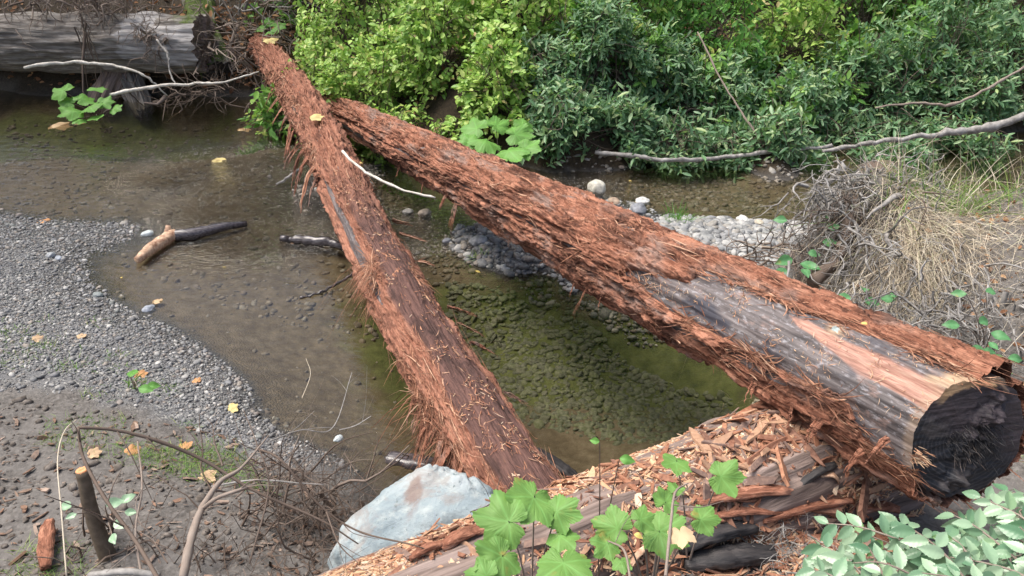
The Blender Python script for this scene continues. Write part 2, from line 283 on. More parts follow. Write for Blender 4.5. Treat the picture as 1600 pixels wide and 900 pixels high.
# ------------------------------------------------------------------ terrain
# plan points: picture x, y, height, gravel, algae or painted deep-water dark
CP = [(-150,325,0,.9,0),(0,338,0,1,0),(60,348,0,1,0),(130,352,0,1,0),(200,356,0,1,0),(190,376,0,1,0),(128,402,0,1,0),(132,430,0,1,0),(160,465,0,1,0),(215,495,0,1,0),(262,512,0,1,0),(312,542,0,1,0),(352,572,0,1,0),(386,602,0,1,0),(396,638,0,.9,0),(432,672,0,.8,0),(500,702,0,.7,0),(560,742,0,.4,0),(590,790,0,.3,0),(700,830,0,.1,0),
 (0,400,.05,1,0),(60,400,.05,1,0),(0,480,.08,1,0),(130,500,.05,1,0),(240,560,.06,1,0),(330,620,.05,1,0),(0,560,.12,.7,0),(150,580,.10,.75,0),(0,640,.18,.15,0),(150,680,.17,.1,0),(300,680,.11,.35,0),(420,740,.1,.35,0),(0,780,.28,0,0),(200,800,.28,0,0),(400,830,.22,0,0),(520,830,.12,.1,0),(0,900,.4,0,0),(250,920,.42,0,0),(450,920,.35,0,0),(-200,560,.2,.6,0),(-300,800,.4,0,0),
 (450,560,-.16,0,.15),(300,460,-.07,0,0),(220,420,-.04,.1,0),(420,480,-.14,0,.25),(560,560,-.24,0,.45),(520,640,-.2,0,.3),(600,700,-.2,0,.2),(660,760,-.15,0,.1),(900,560,-.26,0,1),(1000,560,-.28,0,1),(850,480,-.2,0,1),(760,470,-.16,0,.8),(900,650,-.32,0,.3),(1050,620,-.30,0,.7),(820,720,-.3,0,.1),(950,720,-.25,0,.1),(1080,680,-.2,0,.3),(1200,640,-.1,0,.5),(700,430,-.1,0,.3),
 (470,380,-.05,0,0),(350,330,-.035,0,0),(400,290,-.03,0,0),(300,270,-.06,0,0),(200,310,-.07,0,0),(60,310,-.05,0,0),(100,250,-.14,0,.35),(0,200,-.3,0,.8),(200,190,-.28,0,.9),(350,180,-.2,0,.5),(400,240,-.06,0,0),(620,330,-.05,0,.1),(660,370,-.05,0,.1),(610,270,-.02,0,0),(560,250,-.05,0,0),  # algae at the upper left paints the dark of depth and reflection
 (715,372,0,1,0),(740,355,0,1,0),(732,410,0,1,0),(800,432,0,1,0),(880,448,0,1,0),(800,390,.05,1,0),(880,410,.07,1,0),(900,360,.07,1,0),(950,440,0,1,0),(1020,430,.08,1,0),(1100,480,.06,1,0),(1180,520,.1,.7,0),(1150,560,-.05,.2,.5),
 (1000,272,-.06,0,0),(1100,262,-.06,0,0),(1200,258,-.08,0,0),(1150,268,-.08,0,0),(1300,262,-.1,0,0),(1450,245,-.1,0,0),(1600,225,-.1,0,0),(850,285,0,.8,0),(930,310,0,1,0),(1000,335,.01,1,0),(1060,345,.02,1,0),(1160,350,.02,1,0),(1240,352,.0,1,0),(1120,375,.1,1,0),(1200,385,.12,.9,0),(1000,372,.08,1,0),
 (1000,290,-.07,0,0),(1150,300,-.1,0,0),(1280,290,-.12,0,0),(900,275,-.05,0,0),(1450,260,-.16,0,0),(1600,250,-.16,0,0),(1800,240,-.16,0,0),
 (0,140,0,0,0),(150,148,0,0,0),(300,150,0,0,0),(420,152,0,0,0),(520,190,0,0,0),(600,215,0,0,0),(700,245,0,0,0),(830,262,0,0,0),(1000,258,0,0,0),(1200,246,0,0,0),(1400,228,0,0,0),(1600,205,0,0,0),(1800,190,0,0,0),(-200,130,0,0,0),
 (0,110,.25,0,0),(300,118,.25,0,0),(420,110,.3,0,0),(560,165,.28,0,0),(700,200,.3,0,0),(900,220,.3,0,0),(1200,210,.3,0,0),(1500,180,.3,0,0),(1750,160,.3,0,0),
 (1250,400,.18,.3,0),(1215,430,.2,.5,0),(1290,330,.6,0,0),(1330,300,.8,0,0),(1375,266,1.04,0,0),(1420,300,.88,0,0),(1480,335,.78,0,0),(1540,320,.85,0,0),(1600,300,.95,0,0),(1700,290,1.0,0,0),(1290,420,.4,0,0),(1340,470,.42,0,0),(1400,400,.7,0,0),(1450,450,.6,0,0),(1550,440,.72,0,0),(1600,520,.7,0,0),(1480,530,.5,0,0),(1560,620,.45,0,0),(1700,600,.6,0,0),(1700,420,.9,0,0),
 (1300,800,.50,0,0),(1450,820,.42,0,0),(1600,760,.4,0,0),(1600,900,.5,0,0),(1400,900,.55,0,0),(1150,850,.62,0,0),(950,870,.56,0,0),(800,900,.50,0,0),(600,940,.35,0,0),(1000,760,.0,0,0),(850,790,-.03,0,0),(1150,700,.0,0,0)]
cp = np.array([[*atz(a, b, z), g, al] for a, b, z, g, al in CP])
XW = [(-14,1,.9),(-8,2,.7),(-5,1,.8),(-3,0,1.),(0,0,1.15),(0,-4,1.6),(3,0,1.15),(6,1,1.1),(7,3.5,1.2),(12,2,1.6),(10,5,1.1),(-8,5.5,0),(-8,7,-.25),(-8,9,-.3),(-14,7,-.25),(-14,10.5,0),(-9,11,0),(9,7.5,-.2),(14,8,-.2),(9,10,.1),(14,11,.1),(9,6,.4),(-14,4,.4),(1.2,1.0,.85),(-1,1,.85),
      (-12,15,2),(-6,15,2.),(0,14,2.1),(6,14,2.1),(12,15,2),(-3,13,1.6),(3,12,1.4),(-12,22,6),(-4,22,6),(4,22,6),(12,22,6),(-12,-10,2.4),(12,-10,2.4)]
cp = np.concatenate([cp, [[x, y, z, 0, 0] for x, y, z in XW]])
def _k(r2): return .5 * r2 * np.log(r2 + 1e-9)
_n = len(cp); _A = np.zeros((_n + 3, _n + 3)); _d = ((cp[:, None, :2] - cp[None, :, :2]) ** 2).sum(-1)
_A[:_n, :_n] = _k(_d) + np.eye(_n) * .004; _A[:_n, _n] = 1; _A[:_n, _n + 1:] = cp[:, :2]; _A[_n:, :_n] = _A[:_n, _n:].T
_W = np.linalg.solve(_A, np.concatenate([cp[:, 2:5], np.zeros((3, 3))]))
def field(x, y):
    x = np.asarray(x, float); y = np.asarray(y, float); sh = x.shape; x = x.ravel(); y = y.ravel(); out = np.empty((len(x), 3))
    for i in range(0, len(x), 20000):
        a, b = x[i:i + 20000], y[i:i + 20000]; K = _k((a[:, None] - cp[:, 0]) ** 2 + (b[:, None] - cp[:, 1]) ** 2)
        out[i:i + 20000] = K @ _W[:_n] + _W[_n] + a[:, None] * _W[_n + 1] + b[:, None] * _W[_n + 2]
    return out.reshape(sh + (3,))
def micro(x, y, z, g):
    P = S3(x, y, 0 * x)
    rough = .5 + .5 * sm(-.02, .25, z)
    return .05 * fbm(P * 1.7, 3) * sm(.05, .5, z) + .016 * fbm(P * 9, 4) * rough * (1 - .5 * np.clip(g, 0, 1)) + .006 * fbm(P * 34, 2) + .03 * sm(.45, 1, z) * fbm(P * 6, 3)
def gz(x, y):
    f = field(x, y); return f[..., 0] + micro(np.asarray(x, float), np.asarray(y, float), f[..., 0], f[..., 1])
def gp(px, py, z0=0.0, dz=0.0):
    """point on the ground seen at a picture position (iterates on height)"""
    z = z0
    for _ in range(12):
        p = atz(px, py, z); z = .5 * z + .5 * float(gz(p[0:1], p[1:2])[0])
    p = atz(px, py, z); p[2] += dz; return p
def axis_steps(a, b, d, far):
    mid = np.arange(a, b, d); k = 1.25 ** np.arange(1, 30) * d; k = np.cumsum(k); k = k[k < far]
    return np.concatenate([(a - k)[::-1], mid, b + k])
xs = axis_steps(-5.2, 5.6, .03, 60); ys = axis_steps(1.2, 10.2, .03, 60)
gx, gy = np.meshgrid(xs, ys, indexing='ij')
f = field(np.clip(gx, -20, 20), np.clip(gy, -15, 24)); z = f[..., 0] + np.clip(gy - 24, 0, 40) * .35 + micro(gx, gy, f[..., 0], f[..., 1])
g = Geo()
P = S3(gx, gy, 0 * gx)
bed = sm(.0, -.03, z); wet = sm(.06, .01, z) * (1 - bed) 
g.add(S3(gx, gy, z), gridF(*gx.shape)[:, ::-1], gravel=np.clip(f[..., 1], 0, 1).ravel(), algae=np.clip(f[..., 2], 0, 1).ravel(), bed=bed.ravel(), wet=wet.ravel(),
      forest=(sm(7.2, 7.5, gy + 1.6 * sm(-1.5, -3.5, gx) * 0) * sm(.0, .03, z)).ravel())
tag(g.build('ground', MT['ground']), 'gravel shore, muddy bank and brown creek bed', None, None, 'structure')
# water sheet
xs = axis_steps(-5, 6, .06, 50); ys = axis_steps(2.2, 10.8, .06, 6)
wx, wy = np.meshgrid(xs, ys, indexing='ij'); r = np.zeros_like(wx)
for (px, py, s) in [(330,260,.5),(400,290,.6),(380,330,.55),(430,250,.5),(260,280,.35),(640,360,.4),(400,370,.45),(900,300,.4),(460,330,.5),(560,350,.3)]:
    q = atz(px, py); r = np.maximum(r, np.exp(-(((wx - q[0]) / s) ** 2 + ((wy - q[1]) / (s * .8)) ** 2)))
g = Geo(); g.add(S3(wx, wy, 0 * wx), gridF(*wx.shape)[:, ::-1], riffle=(.012 + .75 * r).ravel())
tag(g.build('water', MT['water']), 'shallow brown creek water with ripples', None, None, 'structure')

# ------------------------------------------------------------------ logs
def logframe(P0, P1):
    L = np.linalg.norm(P1 - P0); a = (P1 - P0) / L; e1 = unit(np.cross(a, [0, 0, 1])); e2 = np.cross(e1, a)
    Mx = Matrix([[a[0], -e1[0], e2[0], P0[0]], [a[1], -e1[1], e2[1], P0[1]], [a[2], -e1[2], e2[2], P0[2]], [0, 0, 0, 1]])
    return L, Mx, np.stack([a, -e1, e2], 1), P0
def surf_grid(s, ph): return np.meshgrid(s, ph, indexing='ij')
def cyl(r, S, PH, dy=0, dz=0): return S3(S, -r * np.sin(PH) + dy, r * np.cos(PH) + dz)
def ribbons(geo, P, D, Nn, L, W, lift=.3, seg=4, curl=.3, rs=RS, grav=None):
    """thin splinters: P start, D direction, Nn surface normal; the far end lifts off the surface; two-sided with thickness"""
    N = len(P); t = np.linspace(0, 1, seg + 1); B = unit(np.cross(D, Nn)); bend = rs.normal(size=N) * curl
    c = P[:, None] + D[:, None] * (L[:, None] * t)[..., None] + Nn[:, None] * (L[:, None] * lift[:, None] * t ** 2)[..., None] + B[:, None] * (L[:, None] * bend[:, None] * t ** 2)[..., None]
    if grav is not None: c = c + np.asarray(grav)[None, None] * (L[:, None] * lift[:, None] * 1.3 * t ** 3)[..., None]
    w = (W[:, None] * (1 - .75 * np.abs(2 * t - 1) ** 2))[..., None] * .5
    tw = rs.uniform(-.9, .9, N)[:, None] * t + rs.uniform(-.5, .5, N)[:, None]; Bs = B[:, None] * np.cos(tw)[..., None] + Nn[:, None] * np.sin(tw)[..., None]
    Ns = -B[:, None] * np.sin(tw)[..., None] + Nn[:, None] * np.cos(tw)[..., None]
    V = np.stack([c - Bs * w, c + Ns * w * .6, c + Bs * w], 2).reshape(-1, 3)
    base = gridF(seg + 1, 3); F = (base[None] + (np.arange(N) * (seg + 1) * 3)[:, None, None]).reshape(-1, 4); geo.add(V, F)

# ---- big bridge log
A0 = atd(1512, 686, 2.62); A1 = atd(500, 158, 9.6); LA, MA, RA, _ = logframe(A0, A1)
phc = math.radians(-62)                                             # side of the log that faces the open creek
def rA(s): return np.interp(s, [-.2, 0, 1, 2.5, 4, 6, 7.5, 9], [.218, .218, .216, .210, .182, .152, .138, .128])
def offA(s, PH):   # slanted saw cut
    return .10 * (-np.sin(PH - 0) * -1) * 0 + .30 * np.cos(PH - phc)
def sgrid(L, n, k=1.6): return L * np.linspace(0, 1, n) ** k
sA = np.concatenate([np.linspace(0, 2.6, 620), np.linspace(2.6, LA, 560)[1:]]); pA = np.linspace(-PI, PI, 300, endpoint=False)
S, PH = surf_grid(sA, pA)
core = rA(S); shift = core * .30 * np.cos(PH - phc) * sm(.5, 0, S)
PP = S3(S * 1.0, np.cos(PH) * 1.2, np.sin(PH) * 1.2)
deg = np.degrees(PH)
core = core + .012 * fbm(PP * 2.2, 3) + .005 * fbm(S3(S * 3, np.cos(PH) * 9, np.sin(PH) * 9), 3)
core = core + .012 * fbm(S3(0 * S + 4, np.cos(PH) * 2.2, np.sin(PH) * 2.2), 2) * sm(.8, 0, S) * 2
fl_ = .205 / np.maximum(np.cos(np.radians(deg + 88)), .3); core = np.where(S < .9, core + (np.minimum(core, fl_) - core) * sm(.9, .4, S), core)
# long grain grooves on the bare wood
core -= .004 * np.abs(fbm(S3(S * 1.5, np.cos(PH) * 14, np.sin(PH) * 14), 3))
hc = np.interp(S, [0, .3, .7], [-38, -34, -25]); hw = np.interp(S, [0, .4, .66, .74], [13, 12, 6, 0])
hn = 6 * fbm(S3(S * 4, deg / 12, 0 * S), 3)
hewn = sm(1.5, -1.5, np.abs(deg - hc + hn * .6) - hw) * sm(.76, .70, S)
core = core - .006 * hewn - .008 * sm(2.2, 0, np.abs(deg - (hc + hw + 2 + .3 * hn))) * sm(.74, .6, S)
kn = np.exp(-(((S - .54) / .035) ** 2 + ((deg + 15) / 7.5) ** 2)); core += .008 * kn
pale = sm(.55, .9, kn + .1 * fbm(PP * 9, 2)) * 0 + np.clip(kn * 1.8 - .2, 0, 1) * .8
pale = np.maximum(pale, sm(.045, .02, S + .012 * fbm(PP * 6, 2)) * sm(-130, -100, deg) * .3)
pale = np.maximum(pale, sm(.09, .05, S + .03 * fbm(PP * 4, 3)) * sm(-32, -18, deg) * sm(40, 20, deg))
disc = (kn > .78).astype(float)
root = empty('fallen_log', mtx=MA); tag(root, 'large red barked log with bare wood patch and black sawn end, crossing the creek diagonally', 'log')
g = Geo(); V = cyl(core, S + shift, PH)
g.add(V, gridF(*S.shape, True), hewn=hewn.ravel(), pale=pale.ravel(), disc=disc.ravel()); g.build('bare_wood', MT['bare'], root)
# bark shell
def barkrelief(S, PH, k=1.0):
    w = .35 * fbm(S3(S * 2.2, np.cos(PH) * 2, np.sin(PH) * 2), 3)
    a = PH + w * .35
    r1 = 1 - np.abs(fbm(S3(S * 1.6, np.cos(a) * 6.5, np.sin(a) * 6.5), 3)) * 2.2
    r2 = fbm(S3(S * 5, np.cos(a) * 17, np.sin(a) * 17), 3); r3 = fbm(S3(S * 26, np.cos(a) * 30, np.sin(a) * 30), 2)
    blk = pn(S3(S * 3.2 + 4 * w, np.cos(a) * 3.5, np.sin(a) * 3.5)); flake = np.abs(pn(S3(S * 9 + 6 * w, np.cos(a) * 8, np.sin(a) * 8)))
    w2 = fbm(S3(S * 3 + 7, np.cos(PH) * 3, np.sin(PH) * 3), 3)
    ck = pn(S3(S * 1.9 + 3, np.cos(a) * 8 + w2 * 1.2, np.sin(a) * 8)); ck2 = pn(S3(S * 4.5 + 9, np.cos(a) * 18 + w2 * 1.5, np.sin(a) * 18))
    crack = .022 * np.exp(-(ck / .045) ** 2) * sm(-.3, .2, w2) + .010 * np.exp(-(ck2 / .06) ** 2)
    lng = fbm(S3(S * .9 + 5, np.cos(a) * 11 + w2 * .8, np.sin(a) * 11), 3)
    pl = fbm(S3(S * 1.7 + 21, np.cos(a) * 3.4, np.sin(a) * 3.4), 3) + .25 * fbm(S3(S * 6, np.cos(a) * 13, np.sin(a) * 13), 3)
    plate = .016 * sm(-.02, .02, pl - .10) + .013 * sm(-.02, .02, pl + .14) + .010 * sm(-.02, .02, pn(S3(S * 3.5 + 50, np.cos(a) * 7, np.sin(a) * 7)) + .2 * w2)
    return -k * crack + k * (plate - .018) + k * (.010 * r1 + .016 * lng + .007 * r2 + .003 * r3 + .010 * sm(.0, .06, blk) + .004 * sm(.12, .05, flake)) - .008
fray = 7 * fbm(S3(S * 3, deg / 9, 0 * S), 4) + 5 * pn(S3(S * 9, deg / 2.5, 0 * S))
up_ = np.interp(S, [0, .15, .5, 1.0, 1.25, 1.30, 1.5, 1.67, 1.72], [8, 4, -7, -18, -22, -46, -56, -63, -75])
lo_ = np.interp(S, [0, .22, .30, .76, 1.3, 1.5, 1.67, 1.72], [-112, -104, -80, -81, -84, -79, -71, -75])
dU = deg - up_ + fray * .5; dL = lo_ - deg + fray * .5                       # positive inside bark
hole = np.maximum(dU, dL)
# second small bare holes
def bare_spot(s0, d0, ls, ld): return ((S - s0) / ls) ** 2 + ((deg - d0) / ld) ** 2
spots = np.minimum.reduce([bare_spot(1.93, -8, .09, 9), bare_spot(.75, -96, .16, 6), bare_spot(1.2, -103, .22, 6), bare_spot(6.9, -112, 1.0, 17), bare_spot(3.2, 4, .12, 5), bare_spot(4.7, -40, .06, 6)])
hole = np.minimum(hole, (spots - 1 + .35 * fbm(S3(S * 5, deg / 14, 0 * S), 3)) * 6)
edge = sm(-1.0, 4.0, hole)
thk = .030 * edge - .022 * (1 - edge); 
ridge = .016 * sm(6, 14, dU) * sm(34, 20, dU) * sm(1.9, 1.6, S) + .02 * sm(.25, .05, np.abs(S - 2.02)) * np.exp(-((deg - 2) / 14) ** 2)
rb = core + thk + (barkrelief(S, PH) * np.interp(S, [0, 2.5, 6], [.85, .8, .75]) + ridge) * edge
g = Geo(); F = gridF(*S.shape, True); fl = hole.ravel()[F].max(1) > -1.4
Sb = S + shift + .012 * fbm(S3(0 * S, np.cos(PH) * 12, np.sin(PH) * 12), 3) * sm(.2, 0, S)
Vb = cyl(rb, Sb, PH); g.add(Vb, F[fl]); g.build('bark', MT['bark'], root)
# cut end
nr = 60; rr = np.linspace(0, 1, nr); k = len(pA); RR, PE = np.meshgrid(rr, pA, indexing='ij'); rim0 = core[0][None, :]
X = (shift[0] / core[0])[None, :] * rim0 * RR; Yp = -rim0 * RR * np.sin(PE); Zp = rim0 * RR * np.cos(PE)
e = .004 * fbm(S3(Yp * 10, Zp * 34, 0 * Yp), 4)
rough_zone = np.exp(-(((Yp * math.cos(.5) + Zp * math.sin(.5) + .02) / .05) ** 2)) 
e -= .055 * rough_zone * np.clip(fbm(S3(Yp * 18, Zp * 18, 0 * Yp), 4) + .25, 0, 1) * sm(1, .93, RR)
dg = np.degrees(PE)
rimA = sm(.86, .90, RR + .06 * fbm(S3(np.cos(PE) * 2, np.sin(PE) * 2, RR * 2), 3)) * sm(-42, -26, dg) * sm(45, 15, dg) * .85

plum = sm(-.02, .05, Zp * .8 - Yp * .5 + .03 * fbm(S3(Yp * 8, Zp * 8, 0 * Yp), 3))
g = Geo(); g.add(S3(X + e, Yp, Zp), gridF(nr, k, True), rim=rimA.ravel(), plum=plum.ravel() * .75); g.build('cut_end', MT['cut'], root)
# splinter tufts on the cut end
def tuft(n, cy, cz, spread, Ls, dirv, mat, name, root):
    yy = cy + RS.normal(size=n) * spread; zz = cz + RS.normal(size=n) * spread * .7
    sh = .30 * (-(yy) * math.sin(phc) + zz * math.cos(phc))
    P = S3(sh - .004, yy, zz); D = unit(np.array(dirv)[None] + RS.normal(size=(n, 3)) * .28); gg = Geo()
    ribbons(gg, P, D, np.repeat([[-1., 0, 0]], n, 0), RS.uniform(*Ls, n), RS.uniform(.002, .005, n), RS.uniform(0, .3, n), 3, .15); gg.build(name, mat, root)
tuft(26, .0, -.03, .028, (.02, .07), (-.5, .35, -.9), MT['twig'], 'splinter_tuft', root)
tuft(50, .20, -.02, .016, (.015, .045), (-.6, -.3, -.2), MT['chip'], 'splinter_tuft', root)
tuft(420, -.03, .0, .055, (.015, .05), (-.5, .2, -.5), MT['char'], 'splinter_tuft', root)
# loose fibres on bark
def fibres(n, S, PH, Vb, ok, root, mat, near_bias=1.0, Lr=(.02, .09), Wr=(.0012, .004), name='bark_fibres', smax=9, lift=.07, ang=.22, grav=None):
    idx = np.flatnonzero(ok.ravel() & (S.ravel() < smax)); w = 1 / (.6 + np.maximum(S.ravel()[idx], 0)) ** near_bias; w *= np.abs(np.gradient(S, axis=0)).ravel()[idx]; w *= (.04 + sm(-.12, .22, fbm(Vb.reshape(-1, 3)[idx] * 6.5 + 3, 2)) ** 1.5) if name in ('wood_splinters', 'bark_flakes') else (.25 + sm(-.2, .2, pn(Vb.reshape(-1, 3)[idx] * 4))); w /= w.sum()
    i = RS.choice(idx, n, p=w); P = Vb.reshape(-1, 3)[i]; ph = PH.ravel()[i]; Nn = S3(0 * ph, -np.sin(ph), np.cos(ph)); T = S3(0 * ph, np.cos(ph), np.sin(ph))
    sg = np.where(RS.rand(n) < .5, -1, 1)[:, None]; D = unit(np.array([[1., 0, 0]]) * sg + T * RS.normal(size=(n, 1)) * ang + Nn * .03)
    far = 1 + .22 * S.ravel()[i]; g = Geo()
    lf = np.abs(RS.normal(size=n)) * lift; lf = np.where(RS.rand(n) < .06, lf * 4, lf)
    ribbons(g, P + Nn * .002, D, Nn, RS.uniform(*Lr, n) * np.where(RS.rand(n) < .1, 1.8, 1), RS.uniform(*Wr, n) * far, lf, 4, .22, grav=grav); o = g.build(name, mat, root); o['kind'] = 'stuff'; return o
fibres(4200, S, PH, Vb, hole > 0, root, MT['fibre'], .9, lift=.05, ang=.3, grav=RA.T @ [0, 0, -1.])
fibres(2600, S, PH, Vb, np.abs(hole - .5) < 2.2, root, MT['fibre'], .6, (.03, .10), (.002, .006), 'bark_fibres', 2.2, .12, .5)
fibres(1300, S, PH, Vb, hole > 0, root, MT['fibre'], .8, (.05, .18), (.0015, .005), 'bark_fibres', 9, .02, .10)
fibres(450, S, PH, V, (hole < -3) & (S < 1.7), root, MT['chip'], 0, (.006, .03), (.001, .003), 'wood_splinters', 2.2, .05, 1.5)
def strip(root, Rm, P0, s, dg_, r, L, W, mat, droop=1.0, side=0.0, label=None, up=0.0):
    """one long loose strip of bark that starts on the log and hangs down"""
    ph = math.radians(dg_); Nn = np.array([0, -math.sin(ph), math.cos(ph)]); p = np.array([s, -r * math.sin(ph), r * math.cos(ph)])
    down = Rm.T @ np.array([0, 0, -1.]); n = 9; pts = [p]; d = unit(Nn * .6 + np.array([side, 0, 0]) + down * .3 - down * up)
    for q in range(n):
        d = unit(d + down * (.30 if q < 2 else .05) * droop + RS.normal(size=3) * .07); pts.append(pts[-1] + d * L / n)
    pts = np.array(pts); T = unit(np.gradient(pts, axis=0)); B = unit(np.cross(T, Nn + .01)); C2 = np.cross(B, T); g = Geo(); m_ = 6
    for q in range(m_):
        t = np.linspace(0, 1, n + 1); w = W * (.35 + .65 * (1 - t ** 2)); off = (q - 2.5) / 2.5 * W * .55; e = 1 - (.5 * RS.rand()) 
        c = pts * 1.0 + B * (off * (1 - .2 * t))[:, None] + C2 * (RS.normal() * .006) + RS.normal(size=(n + 1, 3)) * .0025; c = p + (c - p) * e
        ww = (w / m_ * 1.3)[:, None]
        V = np.stack([c - B * ww, c + C2 * ww * .45, c + B * ww, c - C2 * ww * .35], 1).reshape(-1, 3); g.add(V, gridF(n + 1, 4, True))
    o = g.build('bark_strip', mat, root, False)
    if label: o['label'] = label
for (s, d, L, W, side) in [(1.9,-118,.10,.012,0),(2.2,-125,.16,.012,0),(2.05,-120,.22,.006,0),(3.9,-120,.24,.035,-.1),(4.1,-118,.2,.03,.1),(3.0,-120,.10,.01,0),(.22,-112,.16,.02,.3),(.55,-112,.12,.02,-.2),(.4,-105,.14,.03,.2),(.75,-110,.1,.02,0),(.12,-85,.12,.02,.3),(4.6,-122,.14,.03,0),(5.2,-120,.12,.03,0)]:
    strip(root, RA, A0, s, d, float(rA(s)) + .03, L, W, MT['bark'], 1.2, side)
strip(root, RA, A0, .42, -78, .25, .20, .022, MT['bark'], -.1, -.8, up=.6)

# ---- second log
B0 = atd(822, 790, 3.28); B1 = atd(415, 72, 10.6); LB, MB, RB, _ = logframe(B0, B1)
def rB(s): return np.interp(s, [-.2, 0, 1, 2.5, 4, 6, 7.5, 9], [.155, .150, .145, .138, .148, .150, .145, .135])
sB = np.concatenate([np.linspace(-.25, 3.2, 560), np.linspace(3.2, LB, 480)[1:]]); S, PH = surf_grid(sB, pA); deg = np.degrees(PH)
core = rB(S) + .012 * fbm(S3(S * 2, np.cos(PH) * 2 + 9, np.sin(PH) * 2), 3); cy = .05 * np.sin(S * .8); 
root = empty('fallen_log', mtx=MB); tag(root, 'thinner red barked log lying low in the water, shaggy bark peeling along its left side', 'log')
g = Geo(); z0 = np.zeros(S.size); V = cyl(core, S, PH, cy); g.add(V, gridF(*S.shape, True), hewn=z0, pale=z0, disc=z0); g.build('bare_wood', MT['bare'], root)
fray = 9 * fbm(S3(S * 2.5, deg / 9, 0 * S + 5), 4) + 5 * pn(S3(S * 8, deg / 2.5, 0 * S))
def band(s, sa, d, wd): return np.abs(deg - np.interp(S, s, d)) - np.interp(S, s, wd)
hole = np.minimum(band([1.5, 2.0, 2.6, 3.4, 4.2, 4.6], 0, [-70, -64, -68, -72, -72, -70], [-8, 17, 20, 17, 8, -8]), band([5.3, 5.6, 6.0, 6.3], 0, [-66] * 4, [-6, 9, 9, -6])) + fray * .45
hole = np.where(deg < -140, 9, hole)
edge = sm(-1, 4, hole)
smooth_top = sm(52, 34, np.abs(deg - np.interp(S, [0, 1.3, 2.5, 4], [8, 10, 12, 5])) + 16 * fbm(S3(S * 2, deg / 20, 0 * S), 3)) * sm(4.2, 2.4, S)
rb = core + .03 * edge - .022 * (1 - edge) + barkrelief(S + 40, PH, 1.0) * np.interp(S, [0, 3, 5], [.62, .8, 1.1]) * edge * (1 - .6 * smooth_top) + .018 * edge * (1 - smooth_top) * np.clip(fbm(S3(S * 7, np.cos(PH) * 5, np.sin(PH) * 5), 3) + .1, 0, 1)
g = Geo(); F = gridF(*S.shape, True); fl = hole.ravel()[F].max(1) > -1.4; Vb = cyl(rb, S, PH, cy); g.add(Vb, F[fl], smooth=smooth_top.ravel())
mb = M('mixed_bark', .85, .3)
def barkcol(m, dark, mid, light):
    a = m.noise(1, (2.2, 26, 26), 5, .65, .6); b = m.noise(1, (9, 170, 170), 4, .6, .3)
    c = m.ramp(a, [(.28, dark), (.48, mid), (.7, light)]); c = m.mix(m.step(.45, .75, b), c, light); z = m.noise(4, (1, 2.4, 2.4), 5, .65, .5); c = m.mix(m.math('MULTIPLY', m.step(.5, .64, z), .6), c, dark); return m.mix(m.step(.35, .12, b), c, dark), a, b
c1, a, b = barkcol(mb, (.07, .028, .019), (.24, .10, .064), (.42, .21, .14)); c2, _, _ = barkcol(mb, (.035, .020, .018), (.085, .045, .039), (.16, .085, .07))
mb.color(mb.mix(mb.attr('smooth'), c1, c2)); mb.bump(mb.math('ADD', mb.math('MULTIPLY', a, 1.2), b), .9, .006); MT['bark2'] = mb.m
g.build('bark', MT['bark2'], root)
g = Geo(); jj = np.arange(len(pA)); g.add(np.concatenate([V[0], [[-.25, cy[0, 0], 0]]]), np.stack([jj, (jj + 1) % len(jj), np.full(len(jj), len(jj))], -1), rim=0, plum=.5); g.build('cut_end', MT['cut'], root)
GB_ = RB.T @ [0, 0, -1.]
fibres(3600, S, PH, Vb, (hole > 0) & (smooth_top < .6), root, MT['fibre'], .8, (.02, .09), (.0015, .005), 'bark_fibres', 9, .06, .35, GB_)
fibres(330, S, PH, Vb, (smooth_top > .5), root, MT['chip'], .3, (.006, .035), (.002, .006), 'wood_splinters', 3.5, .06, 1.5)
fibres(1100, S, PH, Vb, (hole > 0) & (smooth_top < .7), root, MT['fibre'], .8, (.08, .26), (.002, .006), 'bark_fibres', 9, .04, .10)
fibres(800, S, PH, Vb, (smooth_top > .3), root, MT['fibre'], .3, (.01, .05), (.002, .007), 'bark_flakes', 4.5, .10, .8)
fibres(1100, S, PH, Vb, np.exp(-(((S - 2.05) / .22) ** 2 + ((deg + 62) / 24) ** 2)) > .4, root, MT['fibre'], .1, (.05, .12), (.0015, .004), 'shaggy_fibres', 9, .5, 1.3, GB_)
fibres(260, S, PH, Vb, np.exp(-(((S - .62) / .34) ** 2 + ((deg + 88) / 16) ** 2)) > .4, root, MT['fibre'], .1, (.08, .20), (.002, .006), 'shaggy_fibres', 9, .5, .9, GB_)
